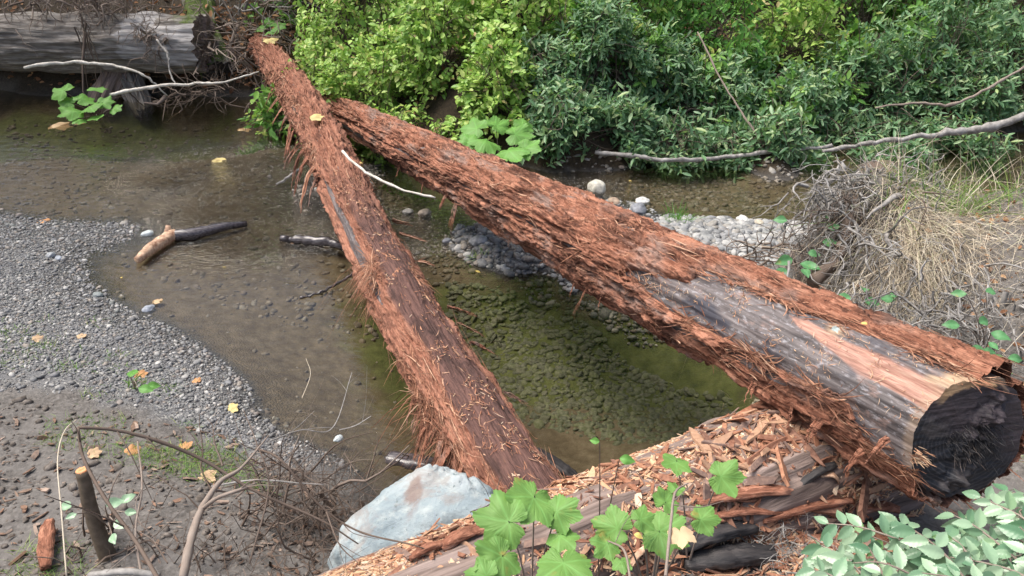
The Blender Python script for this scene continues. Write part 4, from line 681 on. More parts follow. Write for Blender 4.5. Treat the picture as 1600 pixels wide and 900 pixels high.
SH = [ # x, y, rx, ry, h, kind, material, twigs, leaf, label
 (-2.35,9.3,.62,.6,1.15,'oval',Y,330,.066,'small yellow green bush nearest the far end of the low log'),
 (-1.62,8.9,.75,.6,1.05,'oval',Y,480,.066,'yellow green bush just behind the far end of the large log'),
 (-.75,8.75,.8,.6,1.15,'oval',Y,560,.068,'bright yellow green bush left of the broad palmate leaves'),
 (.12,8.9,.75,.6,1.3,'oval',Y,520,.068,'bright yellow green bush bordering the blue green willow bushes'),
 (-1.9,10.2,1.0,.7,1.75,'oval',Y,620,.07,'tall yellow green bush at the top edge over the low log'),
 (-.7,10.3,1.0,.7,1.9,'oval',Y,680,.07,'tall bright yellow green bush at the top centre left'),
 (.35,10.4,.9,.7,1.8,'oval',Y,520,.07,'tall yellow green bush where the willows begin at the top'),
 (.35,8.25,.45,.35,.55,'willow',W,240,.085,'low blue green willow sprig right of the broad palmate leaves'),
 (.98,8.35,.6,.45,1.1,'willow',W,380,.09,'leftmost blue green willow bush overhanging the far water edge'),
 (1.7,8.5,.7,.5,.95,'willow',W,420,.09,'blue green willow bush above the pale cobble bar'),
 (2.5,8.55,.7,.5,.95,'willow',W,400,.09,'blue green willow bush above the thin grey branch'),
 (3.3,8.7,.75,.5,.85,'willow',W,400,.09,'dark willow bush directly behind the grassy root mound'),
 (4.1,8.9,.75,.5,1.05,'willow',W,420,.09,'willow bush behind the leaning grey branch'),
 (5.0,9.1,.8,.55,1.2,'willow',W,460,.09,'willow bush at the right edge of the far bank'),
 (5.9,9.3,.8,.6,1.3,'willow',W,360,.09,'outermost willow bush beyond the right edge'),
 (-2.0,8.45,.5,.4,0.5,'oval',Y,200,0.062,'low yellow green bush touching the far end of the large log'),
 (-1.25,8.15,.5,.4,0.55,'oval',Y,240,0.062,'low yellow green bush leaning over the far half of the large log'),
 (-0.6,7.95,.5,.4,0.5,'oval',Y,220,0.062,'low yellow green bush just left of the broad palmate leaves'),
 (-.1,8.15,.6,.5,1.0,'oval',Y,380,.068,'yellow green bush right above the broad palmate leaves'),
 (.35,7.75,.35,.3,.35,'willow',W,140,.09,'small willow sprig touching the broad palmate leaves'),
 (2.75,7.75,.42,.3,.4,'willow',W,200,.10,'small willow sprig at the water edge between the two grey branches'),
 (4.2,7.95,.5,.3,.4,'willow',W,220,.10,'small willow sprig over the water right of the mound straw'),
 (5.1,8.2,.5,.35,.4,'willow',W,220,.10,'small willow sprig near the right end of the leaning branch'),
 (0.55,7.8,.5,.4,0.42,'willow',W,200,0.1,'low willow skirt beside the broad palmate leaves'),
 (1.1,7.85,.5,.4,0.5,'willow',W,240,0.1,'low willow clump overhanging the water behind the upright cream stone'),
 (1.75,7.9,.5,.4,0.5,'willow',W,240,0.1,'low willow clump over the far water in line with the pale bar'),
 (2.4,7.95,.5,.4,0.45,'willow',W,240,0.1,'low willow clump above the right end of the thin grey branch'),
 (3.05,8.1,.5,.4,0.45,'willow',W,230,0.1,'low willow clump at the tip of the leaning grey branch'),
 (3.75,8.3,.5,.4,0.4,'willow',W,220,0.1,'low willow clump behind the tall straw of the mound'),
 (4.5,8.5,.5,.4,0.4,'willow',W,220,0.1,'low willow clump under the leaning grey branch at the right'),
 (5.3,8.8,.5,.4,0.5,'willow',W,220,0.1,'low willow clump at the right picture edge'),
 (0.7,8.5,.5,.4,0.9,'other',Gm,110,0.1,'fresh green broad leafed sprays between the yellow bushes and the willows'),
 (1.45,8.5,.5,.4,1.0,'other',Gm,120,0.1,'fresh green broad leafed sprays rising among the willows over the bar'),
 (2.2,8.5,.5,.4,0.95,'other',Gm,120,0.095,'fresh green broad leafed sprays among the willows over the thin branch'),
 (3.0,8.55,.5,.4,0.9,'other',Gm,120,0.095,'fresh green broad leafed sprays left of the leaning grey branch tip'),
 (3.8,8.8,.5,.4,1.0,'other',Gm,120,0.095,'fresh green broad leafed sprays above the middle of the leaning grey branch'),
 (4.7,9.0,.5,.4,1.0,'other',Gm,120,0.1,'fresh green broad leafed sprays at the right end of the far bank'),
 (-2.7,8.9,.5,.4,.9,'other',Gm,90,0.1,'broad leafed green sprays beside the far tip of the low log'),
 (1.3,9.3,.85,.6,1.7,'other',Gm,420,.085,'mid green bush rising behind the leftmost willows'),
 (2.4,9.2,.85,.6,1.55,'other',MT['lf_bright'],420,.08,'bright green leafy bush in the sun patch at the top right of centre'),
 (3.3,9.4,.85,.6,1.6,'other',Y,380,.08,'yellow tinged bush at the top between darker green ones'),
 (4.2,10.1,.9,.6,1.75,'other',Gm,420,.09,'dark green bush at the top above the leaning grey branch'),
 (5.2,10.3,.95,.6,1.9,'other',Gm,440,.09,'dark green bush in the top right corner'),
 (1.9,11.2,1.4,.8,2.4,'other',Gm,480,.1,'shaded green bush deep behind the top centre'),
 (4.2,11.5,1.4,.8,2.4,'other',Gm,480,.1,'shaded green bush deep behind the top right'),
 (6.4,10.6,1.1,.8,2.0,'other',Gm,380,.1,'shaded green bush beyond the right corner'),
 (-.8,11.6,1.5,.8,2.5,'other',Gm,480,.1,'shaded green bush deep behind the yellow ones'),
 (-2.9,11.6,1.0,.8,1.9,'oval',Gm,300,.08,'dim green bush behind the roots at the upper left')]
for i, (x, y, rx, ry, h, kd, mt, nt, ll, lb) in enumerate(SH):
    shrub('willow_bush' if kd == 'willow' else 'leafy_bush', lb, 'bush', gxy(x, y), rx, ry, h, kd, int(nt * (1.7 if kd == 'willow' else 1.3)), mt, 9 if kd != 'willow' else 11, ll, .3, 20 + i, GB, open_=.06 if kd == 'willow' else 0.0)
# palmate leaves
def palmate(seed=0, rings=7, na=150):
    rs = np.random.RandomState(seed); th = np.linspace(-PI, PI, na, endpoint=False); ctr = np.array([0, .88, -.88, 1.82, -1.82]) + rs.normal(size=5) * .06
    ln = np.array([1, .93, .93, .74, .74]) * rs.uniform(.9, 1.08, 5); dd = th[:, None] - ctr; tri = np.clip(1 - np.abs(dd) / .50, 0, 1) ** .85
    r = .60 + .06 * np.cos(th) + ((ln - .6) * tri).max(1); k = np.abs(dd).argmin(1); d = dd[np.arange(na), k]
    r = r * (1 + .05 * (((np.arange(na) % 5) / 5 - .5)) + .025 * rs.normal(size=na)); q = np.abs(np.abs(th) - PI); r = np.where(q < .42, r * (.18 + .82 * (q / .42) ** .7), r)
    rr = np.linspace(0, 1, rings + 1)[1:]; R, T = np.meshgrid(rr, th, indexing='ij'); D = np.tile(d, (rings, 1)); rad = R * r
    vein = np.exp(-(np.abs(D) * R * 30) ** 2) + .35 * np.exp(-((((np.abs(D) * 3.2 - R * 4) % 1) - .5) * 7) ** 2) * (R > .25)
    Z = .05 * np.abs(D) * R + .03 * rs.normal() * R ** 2 * np.cos(2 * T + rs.uniform(0, 6)) - .10 * R ** 2 + .02 * np.sin(5 * T + rs.uniform(0, 6)) * R ** 2 + .012 * rs.normal(size=R.shape) * R
    V = np.concatenate([[[0, 0, 0]], S3(rad * np.cos(T), rad * np.sin(T), Z).reshape(-1, 3)]); j = np.arange(na)
    F = [np.stack([0 * j, 1 + j, 1 + (j + 1) % na], -1), gridF(rings, na, True)[:, ::-1] + 1]
    return V, F, np.concatenate([[1], np.clip(vein, 0, 1).ravel()])
PALMS = [palmate(i) for i in range(7)]
def one_leaf(parent, p, size, yaw, nrm=(0, -.3, 1), mat='lf_thimble', name='leaf', tm=None, base=None, stretch=(1, 1, 1)):
    V, F, vn = tm or PALMS[int(abs(p[0] * 917 + p[1] * 313 + yaw * 71)) % 7]; x = np.array([math.cos(yaw), math.sin(yaw), 0.]); size = size * (1.12 if tm is None else 1.0); R = frames(x[None], np.array([nrm], float))[0]; rs = np.random.RandomState(int(abs(p[0] * 991 + p[1] * 77 + yaw * 13)) % 9999)
    V = V * stretch; V = V + S3(0 * V[:, 0], 0 * V[:, 0], .16 * pn(V * 1.7 + rs.uniform(0, 50, 3)) + .06 * rs.normal() * V[:, 0] ** 2 + .08 * rs.normal() * V[:, 1] ** 2)
    g = Geo(); g.add((V * size) @ R.T + p, F, vein=vn); o = g.build(name, MT[mat], parent, loc=base); return o
def seed_plant(name, label, cat, base, leaves, mat='lf_thimble', tm=None, stem='twig', sr=.003, stretch=(1, 1, 1), group=None, height=None):
    """leaves: (picture x, picture y, depth along the view, size, yaw, normal)"""
    base = np.array(base, float); o = empty(name, base); tag(o, label, cat, group); g = Geo()
    for (px, py, d, s, yaw, nm) in leaves:
        q = atd(px, py, d); one_leaf(o, q - base, s, yaw, nm, mat, 'leaf', tm, stretch=stretch)
        m_ = (q - base); tube(spline([np.zeros(3), m_ * .5 + [0, 0, .05], m_], 8), np.linspace(sr * 1.3, sr * .6, 8), 5, False, g)
    g.build('stem', MT[stem], o); return o
Nn = lambda a=0, b=-.6, c=1: (a, b, c)
b1 = tp(830, 960, -.02)
seed_plant('broad_leaf_plant', 'large lobed green leaves in front of the blue boulder at the bottom centre', 'plant', b1,
 [(835,775,2.02,.088,-2.0,Nn(.1,-.7)),(795,815,1.95,.082,2.9,Nn(-.2,-.8)),(870,800,2.0,.06,-.4,Nn(.2,-.8)),(785,868,1.9,.07,-2.4,Nn(0,-.8)),(880,880,1.85,.085,-1.5,Nn(.1,-.7)),(875,838,1.98,.05,-.9,Nn(.3,-.6)),(760,900,1.85,.05,3.0,Nn(0,-.7))])
b2 = tp(1015, 945, -.02)
seed_plant('broad_leaf_plant', 'smaller lobed leaves with one yellow leaf, right of the large ones', 'plant', b2,
 [(965,825,2.05,.066,2.6,Nn(-.1,-.8)),(1030,830,2.05,.075,-.5,Nn(.1,-.8)),(1040,785,2.1,.05,1.0,Nn(.1,-.7)),(1095,812,2.1,.05,-.1,Nn(.2,-.6)),(1055,765,2.15,.03,1.2,Nn(0,-.7)),(950,850,2.0,.045,-2.3,Nn(0,-.7)),(1000,812,1.98,.04,.3,Nn(0,-.6)),(970,878,1.9,.03,-1.5,Nn(0,-.6))])
b3 = tp(1075, 880, -.02)
seed_plant('broad_leaf_plant', 'two lobed leaves on a long thin stalk above the wood chips', 'plant', b3, [(1057,720,2.3,.052,-1.8,Nn(0,-.8)),(1126,745,2.25,.062,-.2,Nn(.1,-.8))])
b4 = gp(155, 188, 0)
seed_plant('broad_leaf_plant', 'bright green lobed plant growing at the water edge under the grey log', 'plant', b4,
 [(100,143,9.1,.17,2.6,Nn()),(128,155,9.1,.15,1.0,Nn()),(140,168,9.05,.17,-1,Nn()),(115,175,9.0,.17,-2.2,Nn()),(160,160,9.1,.12,.2,Nn()),(178,170,9.1,.10,-.5,Nn()),(150,140,9.2,.13,1.5,Nn()),(125,188,8.95,.10,-2,Nn()),(150,182,9.0,.11,-1.2,Nn()),(108,160,9.1,.13,3,Nn())], 'lf_bright', sr=.006)
b5 = np.array(gxy(-.12, 7.5))
seed_plant('broad_leaf_plant', 'bright green lobed plant between the large log and the yellow green bushes', 'plant', b5,
 [(745,201,7.45,0.169,2.6,Nn()),(775,196,7.55,0.169,.8,Nn()),(805,211,7.45,0.169,0,Nn()),(760,221,7.35,0.182,-2,Nn()),(795,236,7.25,0.195,-1.2,Nn()),(820,231,7.25,0.156,-.4,Nn()),(735,221,7.35,0.130,3,Nn()),(815,196,7.55,0.130,.6,Nn()),(780,246,7.15,0.104,-1.7,Nn())], 'lf_bright', sr=.005)
b6 = np.array(gxy(-3.35, 10.1)); seed_plant('broad_leaf_plant', 'small lobed plant sprouting at the far tip of the low log', 'plant', b6, [(420,35,10.3,.14,1,Nn()),(412,42,10.3,.12,2.6,Nn()),(432,42,10.2,.13,-.4,Nn()),(425,50,10.2,.1,-1.5,Nn())], 'lf_bright', sr=.005)
# oval leaf template for seedlings and the pale shrub
def ovalt(n=12, wid=.32, teeth=0.0, m_=7):
    x = np.linspace(0, 1, n); w = wid * np.sin(PI * x ** .8) ** 1.05; w[0] = .01; w[-1] = .003; w = w * (1 + teeth * (np.arange(n) % 2 * 2 - 1)); v = np.linspace(-1, 1, m_)
    X, Vv = np.meshgrid(x, v, indexing='ij'); Wd = w[:, None] * Vv; Z = .25 * np.abs(Wd) - .16 * X ** 2 + .012 * np.sin((X - np.abs(Vv) * .15) * 40)
    vein = np.exp(-(Vv * 3) ** 2) * .9 + .4 * (np.sin((X - np.abs(Vv) * .12) * 50) > .7)
    return S3(X, Wd, Z).reshape(-1, 3), [gridF(n, m_)], np.clip(vein, 0, 1).ravel()
OV = ovalt(); OVT = ovalt(20, .25, .06)
for (base, lab, lv) in [
    (gp(1265, 440, .3), 'seedling with flat oval leaves left of the root mound', [(1230,345,5.0,.09,2.8),(1290,355,5.0,.10,.1),(1285,378,5.0,.11,-.2),(1238,405,4.9,.12,-2.8),(1250,412,4.9,.13,-.6),(1232,425,4.85,.11,-2.9),(1255,420,4.85,.09,-1.5),(1290,340,5.05,.06,.6),(1262,395,4.95,.08,-.3)]),
    (gp(1352, 478, .42), 'seedling with pale oval leaves just behind the bark ridge of the large log', [(1350,456,4.3,.08,1.2),(1330,466,4.3,.09,2.9),(1350,470,4.3,.09,-.3),(1375,466,4.3,.09,-.1),(1390,462,4.3,.06,.3)]),
    (gp(1535, 560, .6), 'tall seedling with bluish leaves right behind the big log near its sawn end', [(1510,460,3.8,.07,2.8),(1540,456,3.8,.07,.2),(1500,508,3.7,.08,3.0),(1530,505,3.7,.08,.5),(1548,520,3.7,.09,-.6),(1545,535,3.65,.06,-1.3),(1515,545,3.6,.08,-.3),(1535,550,3.6,.07,0),(1552,562,3.5,.09,.2),(1575,560,3.5,.07,-.1),(1552,575,3.5,.08,-.5),(1485,540,3.65,.05,2.5)])]:
    seed_plant('seedling', lab, 'seedling', base, [(a, b_, d, s, y_, (RS.normal() * .2, -.7 + RS.normal() * .1, 1)) for a, b_, d, s, y_ in lv], 'lf_seed', OV, 'twig', .0028, (1, 1, 1))
b7 = tp(935, 900, -.02)
o = seed_plant('seedling', 'thin dark stemmed seedling rising above the lobed leaves with two small oval leaves', 'seedling', b7, [(968,716,2.15,.045,-.3,(0, -.8, .8)),(937,690,2.15,.03,2.9,(0, -.8, .8))], 'lf_bright', OV, 'root', .0022)
# pale glossy shrub bottom right
rs = np.random.RandomState(4); base = tp(1480, 1000, -.05); o = empty('evergreen_shrub', base); tag(o, 'pale glossy toothed leaf shrub in the bottom right corner', 'shrub'); gs = Geo(); gl_ = Geo()
def holly_branch(P, n, rad=.0035, l0=.052):
    n = int(n * 1.3)
    P = spline(P, 14); tube(P - base, np.linspace(rad, rad * .4, 14), 6, True, gs); T = unit(np.gradient(P, axis=0)); pos = []; dr = []; sz = []
    for i in range(n):
        u = (i + .6) / n; q = u * 13; k = min(int(q), 12); p = P[k] + (P[k + 1] - P[k]) * (q - k); t = T[k]; sd = unit(np.cross(t, [0, -.5, 1])) * (1 if i % 2 else -1)
        d = unit(t * .5 + sd + rs.normal(size=3) * .18 + (t * 1.5 if i == n - 1 else 0)); pos.append(p); dr.append(d); sz.append(l0 * rs.uniform(.75, 1.2))
    R = frames(np.array(dr), (0, -.75, 1.), rs, .28); inst(gl_, OVT[0], OVT[1], R, np.array(pos) - base, np.array(sz))
for pts, n in [([(1480,905,1.75),(1440,860,1.8),(1350,825,1.85),(1290,818,1.9)],11),([(1400,960,1.65),(1340,890,1.75),(1300,860,1.8),(1275,850,1.85)],8),([(1540,950,1.6),(1480,870,1.7),(1430,830,1.8),(1400,815,1.85)],10),([(1620,900,1.65),(1560,850,1.75),(1520,820,1.8),(1490,805,1.85)],10),([(1660,860,1.7),(1600,810,1.8),(1560,790,1.85),(1530,775,1.9)],9),([(1500,980,1.6),(1440,910,1.68),(1380,880,1.7),(1330,880,1.75)],9),([(1680,960,1.6),(1600,900,1.65),(1540,880,1.7),(1480,870,1.72)],10),([(1700,880,1.7),(1640,800,1.85),(1600,775,1.95),(1570,768,2.0)],8),([(1600,1000,1.5),(1560,930,1.6),(1500,905,1.65),(1440,895,1.68)],9),([(1560,990,1.5),(1530,900,1.65),(1500,850,1.75),(1470,835,1.8)],9),([(1420,990,1.55),(1390,920,1.65),(1360,860,1.75),(1345,850,1.8)],8),([(1380,980,1.6),(1330,930,1.68),(1300,900,1.72),(1270,890,1.75)],7),([(1650,930,1.6),(1610,850,1.72),(1590,820,1.8),(1560,810,1.85)],9),([(1700,940,1.55),(1640,890,1.62),(1600,860,1.7),(1570,850,1.75)],9)]:
    holly_branch([atd(*p) for p in pts], n)
    for sh_ in (1, 2): P = [atd(a + rs.normal() * 26, b_ + 16 * sh_ + rs.normal() * 10, d + .06 * sh_) for a, b_, d in pts]; holly_branch(P, n, .003, .049)
gl_.at = {}; gl_.build('foliage', MT['lf_holly'], o); gs.build('stems', MT['twig'], o)

# ------------------------------------------------------------------ upper left: grey log, stub, roots, litter
mossA = lambda S, d: np.where((S < .55) & (np.abs(d + 2) < 34), sm(.55, .1, S), -sm(1.05, .95, S + .12 * fbm(S3(d / 14, S, 0 * S), 3)) * sm(-125, -100, d) * sm(60, 30, d))
simple_log('grey_log', atd(322, 70, 10.15), atd(-260, 62, 10.6), .36, .35, MT['grey'], MT['oldlog'], 'thick weathered grey log with mossy end at the upper left', 'log', .05, 220, 110, mossA, 1.2, .04)
simple_log('split_stub', gp(225, 178, 0) + [0, 0, .02], atd(195, 92, 10.5), .10, .2, MT['grey'], MT['char'], 'split weathered stub leaning from the grey log down into the water', 'log', .07, 90, 60, lambda S, d: sm(.8, 1.2, S) * sm(20, 80, np.abs(d)), 1.6, .05)
simple_log('split_stub', gp(158, 172, 0) + [0, 0, .0], atd(190, 100, 10.4), .17, .2, MT['oldlog'], MT['char'], 'broad brown stump block under the grey log with moss on its left', 'log', .07, 90, 60, lambda S, d: 0 * S + 1, 1.6, .05)
def stick(name, pts, r, mat, label, cat='branch', k=8, n=None, geo=None, parent=None, nz=.25):
    P = spline(pts, n or 6 * len(pts)); g = Geo(); n_ = len(P); rs = np.random.RandomState(int(abs(P[0][0] * 1000)) % 9999); P[1:-1] += rs.normal(size=(n_ - 2, 3)) * np.mean(r) * .35; RR_ = np.interp(np.linspace(0, 1, n_), np.linspace(0, 1, len(r)), r) * (1 + .35 * (rs.rand(n_) > .82)); tube(P, RR_, k, True, g, nz); return tag(g.build(name, mat, parent, loc=P[0]), label, cat)
stick('bare_branch', [atd(38,106,9.6), atd(110,97,9.7), atd(180,103,9.7), atd(225,118,9.7), atd(262,150,9.9)], [.020,.019,.014,.008], MT['white_twig'], 'arched bleached branch crossing in front of the grey log, its tip left over the water')
stick('bare_branch', [atd(172,148,9.3), atd(230,137,9.35), atd(300,131,9.4), atd(350,128,9.4), atd(405,112,9.5)], [.020,.019,.017,.012,.008], MT['white_twig'], 'straight bleached branch reaching from the low log towards the lobed water plant')
stick('bare_branch', [atd(245,62,9.7), atd(262,85,9.6), atd(265,110,9.6), atd(275,135,9.5)], [.013,.013,.011,.008], MT['grey_branch'], 'short grey branch hanging down the front of the grey log near its end')
rs = np.random.RandomState(11)
def tangle(name, label, c, n, L, r, spread, mat, cat, dirs, seed=1, droop=.5, k=4, kids=0, jitter=.35):
    rs = np.random.RandomState(seed); c = np.array(c, float); g = Geo()
    for i in range(n):
        p = rs.normal(size=3) * spread; d = unit(np.array(dirs) + rs.normal(size=3) * .9); l = L * rs.uniform(.4, 1.3); pts = [p]
        for q in range(6): d = unit(d + rs.normal(size=3) * jitter + [0, 0, -droop * .3]); pts.append(pts[-1] + d * l / 6)
        r0 = r * rs.gamma(2, .5); tube(pts, np.linspace(r0, r0 * .25, 7), k, False, g)
        for _ in range(kids):
            q = rs.randint(1, 5); dd = unit(d + rs.normal(size=3)); tube([pts[q], pts[q] + dd * l * .2, pts[q] + dd * l * .35 + rs.normal(size=3) * l * .05], [r0 * .5, r0 * .35, r0 * .2], 3, False, g)
    o = g.build(name, mat); o.location = c; return tag(o, label, cat)
tangle('root_tangle', 'mass of hanging roots over the top of the grey log', atd(135, -2, 9.9), 190, .45, .008, (.45, .15, .12), MT['twig'], 'roots', (0, -.4, -.3), 1, .6, 4, 2)
tangle('root_tangle', 'small bunch of roots hanging on the front of the grey log', atd(232, 52, 9.75), 90, .28, .006, (.12, .06, .12), MT['twig'], 'roots', (-.3, -.3, -.5), 2, .7, 4, 1)
tangle('root_tangle', 'long thin roots hanging from the tangle down to the water', atd(128, 40, 9.7), 14, 1.0, .007, (.06, .05, .05), MT['root'], 'roots', (0, 0, -3), 3, .6, 4, 0, .12)
tangle('dead_twigs', 'bare twigs and brush piled between the grey log and the low log', atd(372, 60, 10.3), 150, .7, .008, (.5, .3, .3), MT['twig'], 'twigs', (.1, -.3, .2), 4, .1, 4, 2)
tangle('dead_twigs', 'dark twigs trailing into the water beside the low log', atd(320, 145, 9.7), 60, .5, .008, (.4, .15, .05), MT['root'], 'twigs', (-.3, -.4, .1), 5, .2, 4, 1)
tangle('dead_twigs', 'loose dead stems across the top edge above the low log', atd(400, 5, 10.8), 70, 1.1, .009, (.6, .3, .3), MT['grey_branch'], 'twigs', (.2, -.2, .5), 6, .1, 4, 2)
simple_log('mossy_stump', atd(345, 118, 10.5), atd(300, -30, 11.1), .25, .2, MT['grey'], MT['char'], 'dark mossy stump behind the end of the grey log', 'stump', .06, 60, 60, lambda S, d: 0 * S + 1)
simple_log('mossy_log', atd(-50, 8, 12.0), atd(300, -20, 11.8), .3, .25, MT['grey'], MT['char'], 'mossy log lying behind the root tangle at the top left', 'log', .06, 60, 60, lambda S, d: 0 * S + 1)
# leaf litter on far bank left
g = Geo(); n = 900; px = rs.uniform(200, 500, n); py = rs.uniform(-40, 110, n); P = np.array([atd(a, b_, d) for a, b_, d in zip(px, py, rs.uniform(10.0, 10.9, n))]); P = P[gz(P[:, 0], P[:, 1]) > .08]; n = len(P); P[:, 2] = gz(P[:, 0], P[:, 1]) + rs.uniform(0, .35, n) ** 1.5
inst(g, *leaf_tmpl('oval'), frames(rs.normal(size=(n, 3)) * [1, 1, .3], (0, -.5, 1), rs, .6), P, rs.uniform(.05, .12, n)); tag(g.build('leaf_litter', MT['lf_litter']), 'brown dead leaves caught in the twigs of the far bank', None, None, 'stuff')
g = Geo(); n = 9000; x = rs.uniform(-9, 8, n); y = rs.uniform(8.3, 15, n); k_ = gz(x, y) > .08; x, y = x[k_], y[k_]; n = len(x); inst(g, *leaf_tmpl('oval'), frames(rs.normal(size=(n, 3)) * [1, 1, .3], (0, -.5, 1), rs, .5), S3(x, y, gz(x, y) + .02), rs.uniform(.04, .1, n)); tag(g.build('leaf_litter', MT['lf_litter']), 'brown leaf litter on the forest floor behind the bushes', None, None, 'stuff')

# far bank branches
g = Geo(); n = 700; px = rs.uniform(1280, 1620, n); py = rs.uniform(330, 620, n); P = np.array([atz(a, b_, .7) for a, b_ in zip(px, py)]); P[:, 2] = gz(P[:, 0], P[:, 1]) + .012
inst(g, *leaf_tmpl('oval'), frames(rs.normal(size=(n, 3)) * [1, 1, .2], (0, -.3, 1), rs, .45), P, rs.uniform(.015, .05, n)); tag(g.build('leaf_litter', MT['lf_litter']), 'small dead leaves strewn over the right bank', None, None, 'stuff')
stick('bare_branch', [atd(1285,236,7.9), atd(1360,224,7.85), atd(1460,210,7.8), atd(1540,198,7.8), atd(1620,178,7.8)], [.016,.022,.028,.036,.042], MT['grey_branch'], 'thick pale grey branch leaning over the far water at the right')
stick('bare_branch', [atd(930,238,7.9), atd(985,243,7.8), atd(1040,250,7.8), atd(1110,247,7.9), atd(1200,238,7.9), atd(1300,228,7.95)], [.02,.022,.02,.02,.018], MT['grey_branch'], 'thin grey branch running low over the water under the willows')
stick('bare_branch', [atd(1368,169,7.9), atd(1430,161,7.9), atd(1488,163,7.9), atd(1540,140,7.9), atd(1600,105,8.0)], [.008,.012,.014,.014,.012], MT['twig'], 'slender pale branch rising through the willow leaves at the right')
stick('bare_branch', [atd(1090,50,8.3), atd(1130,130,8.1), atd(1185,215,7.9)], [.008,.01,.009], MT['twig'], 'thin brown stem slanting through the willow leaves above the bar')
stick('bare_branch', [atd(935,60,8.4), atd(985,160,8.2), atd(1010,225,8.0)], [.007,.009,.008], MT['twig'], 'thin brown stem slanting through the leftmost willow bush')

# sticks in the water
p0, p1, p2, p3 = az(215, 406, .035), az(262, 368, .045), az(300, 366, .035), az(385, 349, .012)
o = empty('driftwood_stick', p0); tag(o, 'driftwood stick with peeled pale end lying in the shallows by the left gravel', 'driftwood')
def part_tube(name, pts, r, mat, parent, base, k=14, n=16, nz=.3):
    P = spline(pts, n); g = Geo(); tube(P - base, np.interp(np.linspace(0, 1, n), np.linspace(0, 1, len(r)), r), k, True, g, nz); return g.build(name, mat, parent)
part_tube('peeled_end', [p0, p0 * .5 + p1 * .5, p1 + [.05, .03, 0]], [.03, .05, .05], MT['peeled'], o, p0)
part_tube('wet_shaft', [p1, p2, p2 * .5 + p3 * .5 + [0, 0, .01], p3], [.045, .052, .04, .025], MT['wet_wood'], o, p0)
part_tube('knob', [p1 + [0, 0, .0], p1 + [.0, .05, .07]], [.03, .02], MT['peeled'], o, p0, 8, 5)
a = [az(438, 372, .02), az(490, 376, .02), az(545, 384, .02)]
stick('driftwood_stick', a, [.03, .038, .04], MT['wet_wood'], 'dark wet stick floating against the left side of the low log', 'driftwood', 10, 16)
a = [az(468, 465, .005), az(500, 457, .01), az(545, 432, .03), az(560, 420, .06)]
stick('driftwood_stick', a, [.008, .01, .012], MT['wet_wood'], 'thin black twig bent in the pool below the floating dark stick', 'driftwood', 6)
a = [az(432, 288, .01), az(472, 262, .15)]
stick('driftwood_stick', a, [.012, .018], MT['grey_branch'], 'short grey stick slanting up to the shaggy left side of the low log', 'driftwood', 6)
a = [atd(535,236,6.2), atd(570,268,5.9), atd(620,293,5.75), atd(680,309,5.65)]
stick('bare_branch', a, [.010, .011, .009, .006], MT['white_twig'], 'curved bleached twig bridging the gap between the two red logs')
q0 = az(607, 716, .03); q1 = az(705, 735, .03)
slab('driftwood_chunk', q0, q1, .10, .05, MT['wet_wood'], 'dark wet wood slab floating just behind the blue boulder', 'driftwood', .01)
q0 = az(838, 706, .12); q1 = az(905, 752, .05)
slab('bark_chunk', q1, q0, .07, .035, MT['char'], 'dark wet bark slab sticking out right of the low log by the pool', 'bark piece', .01)
q0 = az(865, 752, .1); q1 = az(905, 757, .06)
slab('bark_chunk', q1, q0, .02, .012, MT['bark'], 'narrow red sliver just under the dark slab by the pool', 'bark piece', .0)
q0 = tp(1178, 634, .02, .5); q1 = tp(1218, 648, .03, .5)
stick('bare_branch', [q0 + [0, 0, .02], q1 + [0, 0, .02], tp(1240, 660, .0, .5)], [.012, .012, .01], MT['white_twig'], 'pale forked stub poking from under the large log onto the chips', 'branch', 8)
stick('bare_branch', [tp(1145, 668, .0, .3), tp(1165, 650, .02, .4), q0 + [.0, 0, .02]], [.004, .005, .006], MT['white_twig'], 'thin pale prong beneath the forked stub at the pool edge', 'branch', 6)

# ------------------------------------------------------------------ root mound at the right: roots, dry grass
md = atd(1345, 345, 5.15)
def rootpath(name, pts, r, label): stick(name, [atd(*p) for p in pts], r, MT['root'], label, 'root', 9, 24, nz=.6)
rootpath('gnarled_root', [(1345,300,5.1),(1335,330,5.0),(1325,365,4.95),(1310,400,4.9),(1270,445,4.85)], [.03,.04,.035,.035,.045], 'thick gnarled root running down the left face of the mound')
rootpath('gnarled_root', [(1325,318,5.1),(1335,345,5.0),(1350,362,4.95),(1375,375,4.95)], [.02,.03,.025,.015], 'bent dark root curling right from the thick root of the mound')
tangle('root_tangle', 'matted grey roots on the bank between the seedlings behind the large log', atd(1500, 500, 4.1), 420, .26, .004, (.30, .22, .05), MT['grey_branch'], 'roots', (0, -.7, -.3), 27, .5, 3, 1)
tangle('root_tangle', 'pale grey matted roots crowning the mound', atd(1370, 300, 5.15), 420, .30, .006, (.20, .13, .08), MT['grey_branch'], 'roots', (-.3, -.6, -.1), 17, .5, 4, 1)
tangle('root_tangle', 'grey root fibres spilling down the middle of the mound', atd(1410, 380, 4.85), 420, .34, .0045, (.24, .18, .08), MT['grey_branch'], 'roots', (-.1, -.7, -.5), 18, .5, 3, 1)
rootpath('gnarled_root', [(1355,275,5.3),(1375,270,5.3),(1400,285,5.25),(1412,300,5.2)], [.05,.07,.06,.03], 'lumpy pale root knob on top of the mound')
tangle('root_tangle', 'spiky broken roots sticking out left from the top of the mound', atd(1325, 315, 5.15), 130, .26, .006, (.14, .12, .10), MT['grey_branch'], 'roots', (-.9, -.4, .2), 7, .3, 4, 2)
tangle('root_tangle', 'fine tangled roots hanging down the left face of the mound', atd(1330, 350, 5.0), 150, .36, .004, (.16, .10, .12), MT['root'], 'roots', (-.1, -.3, -.8), 8, .7, 3, 1)
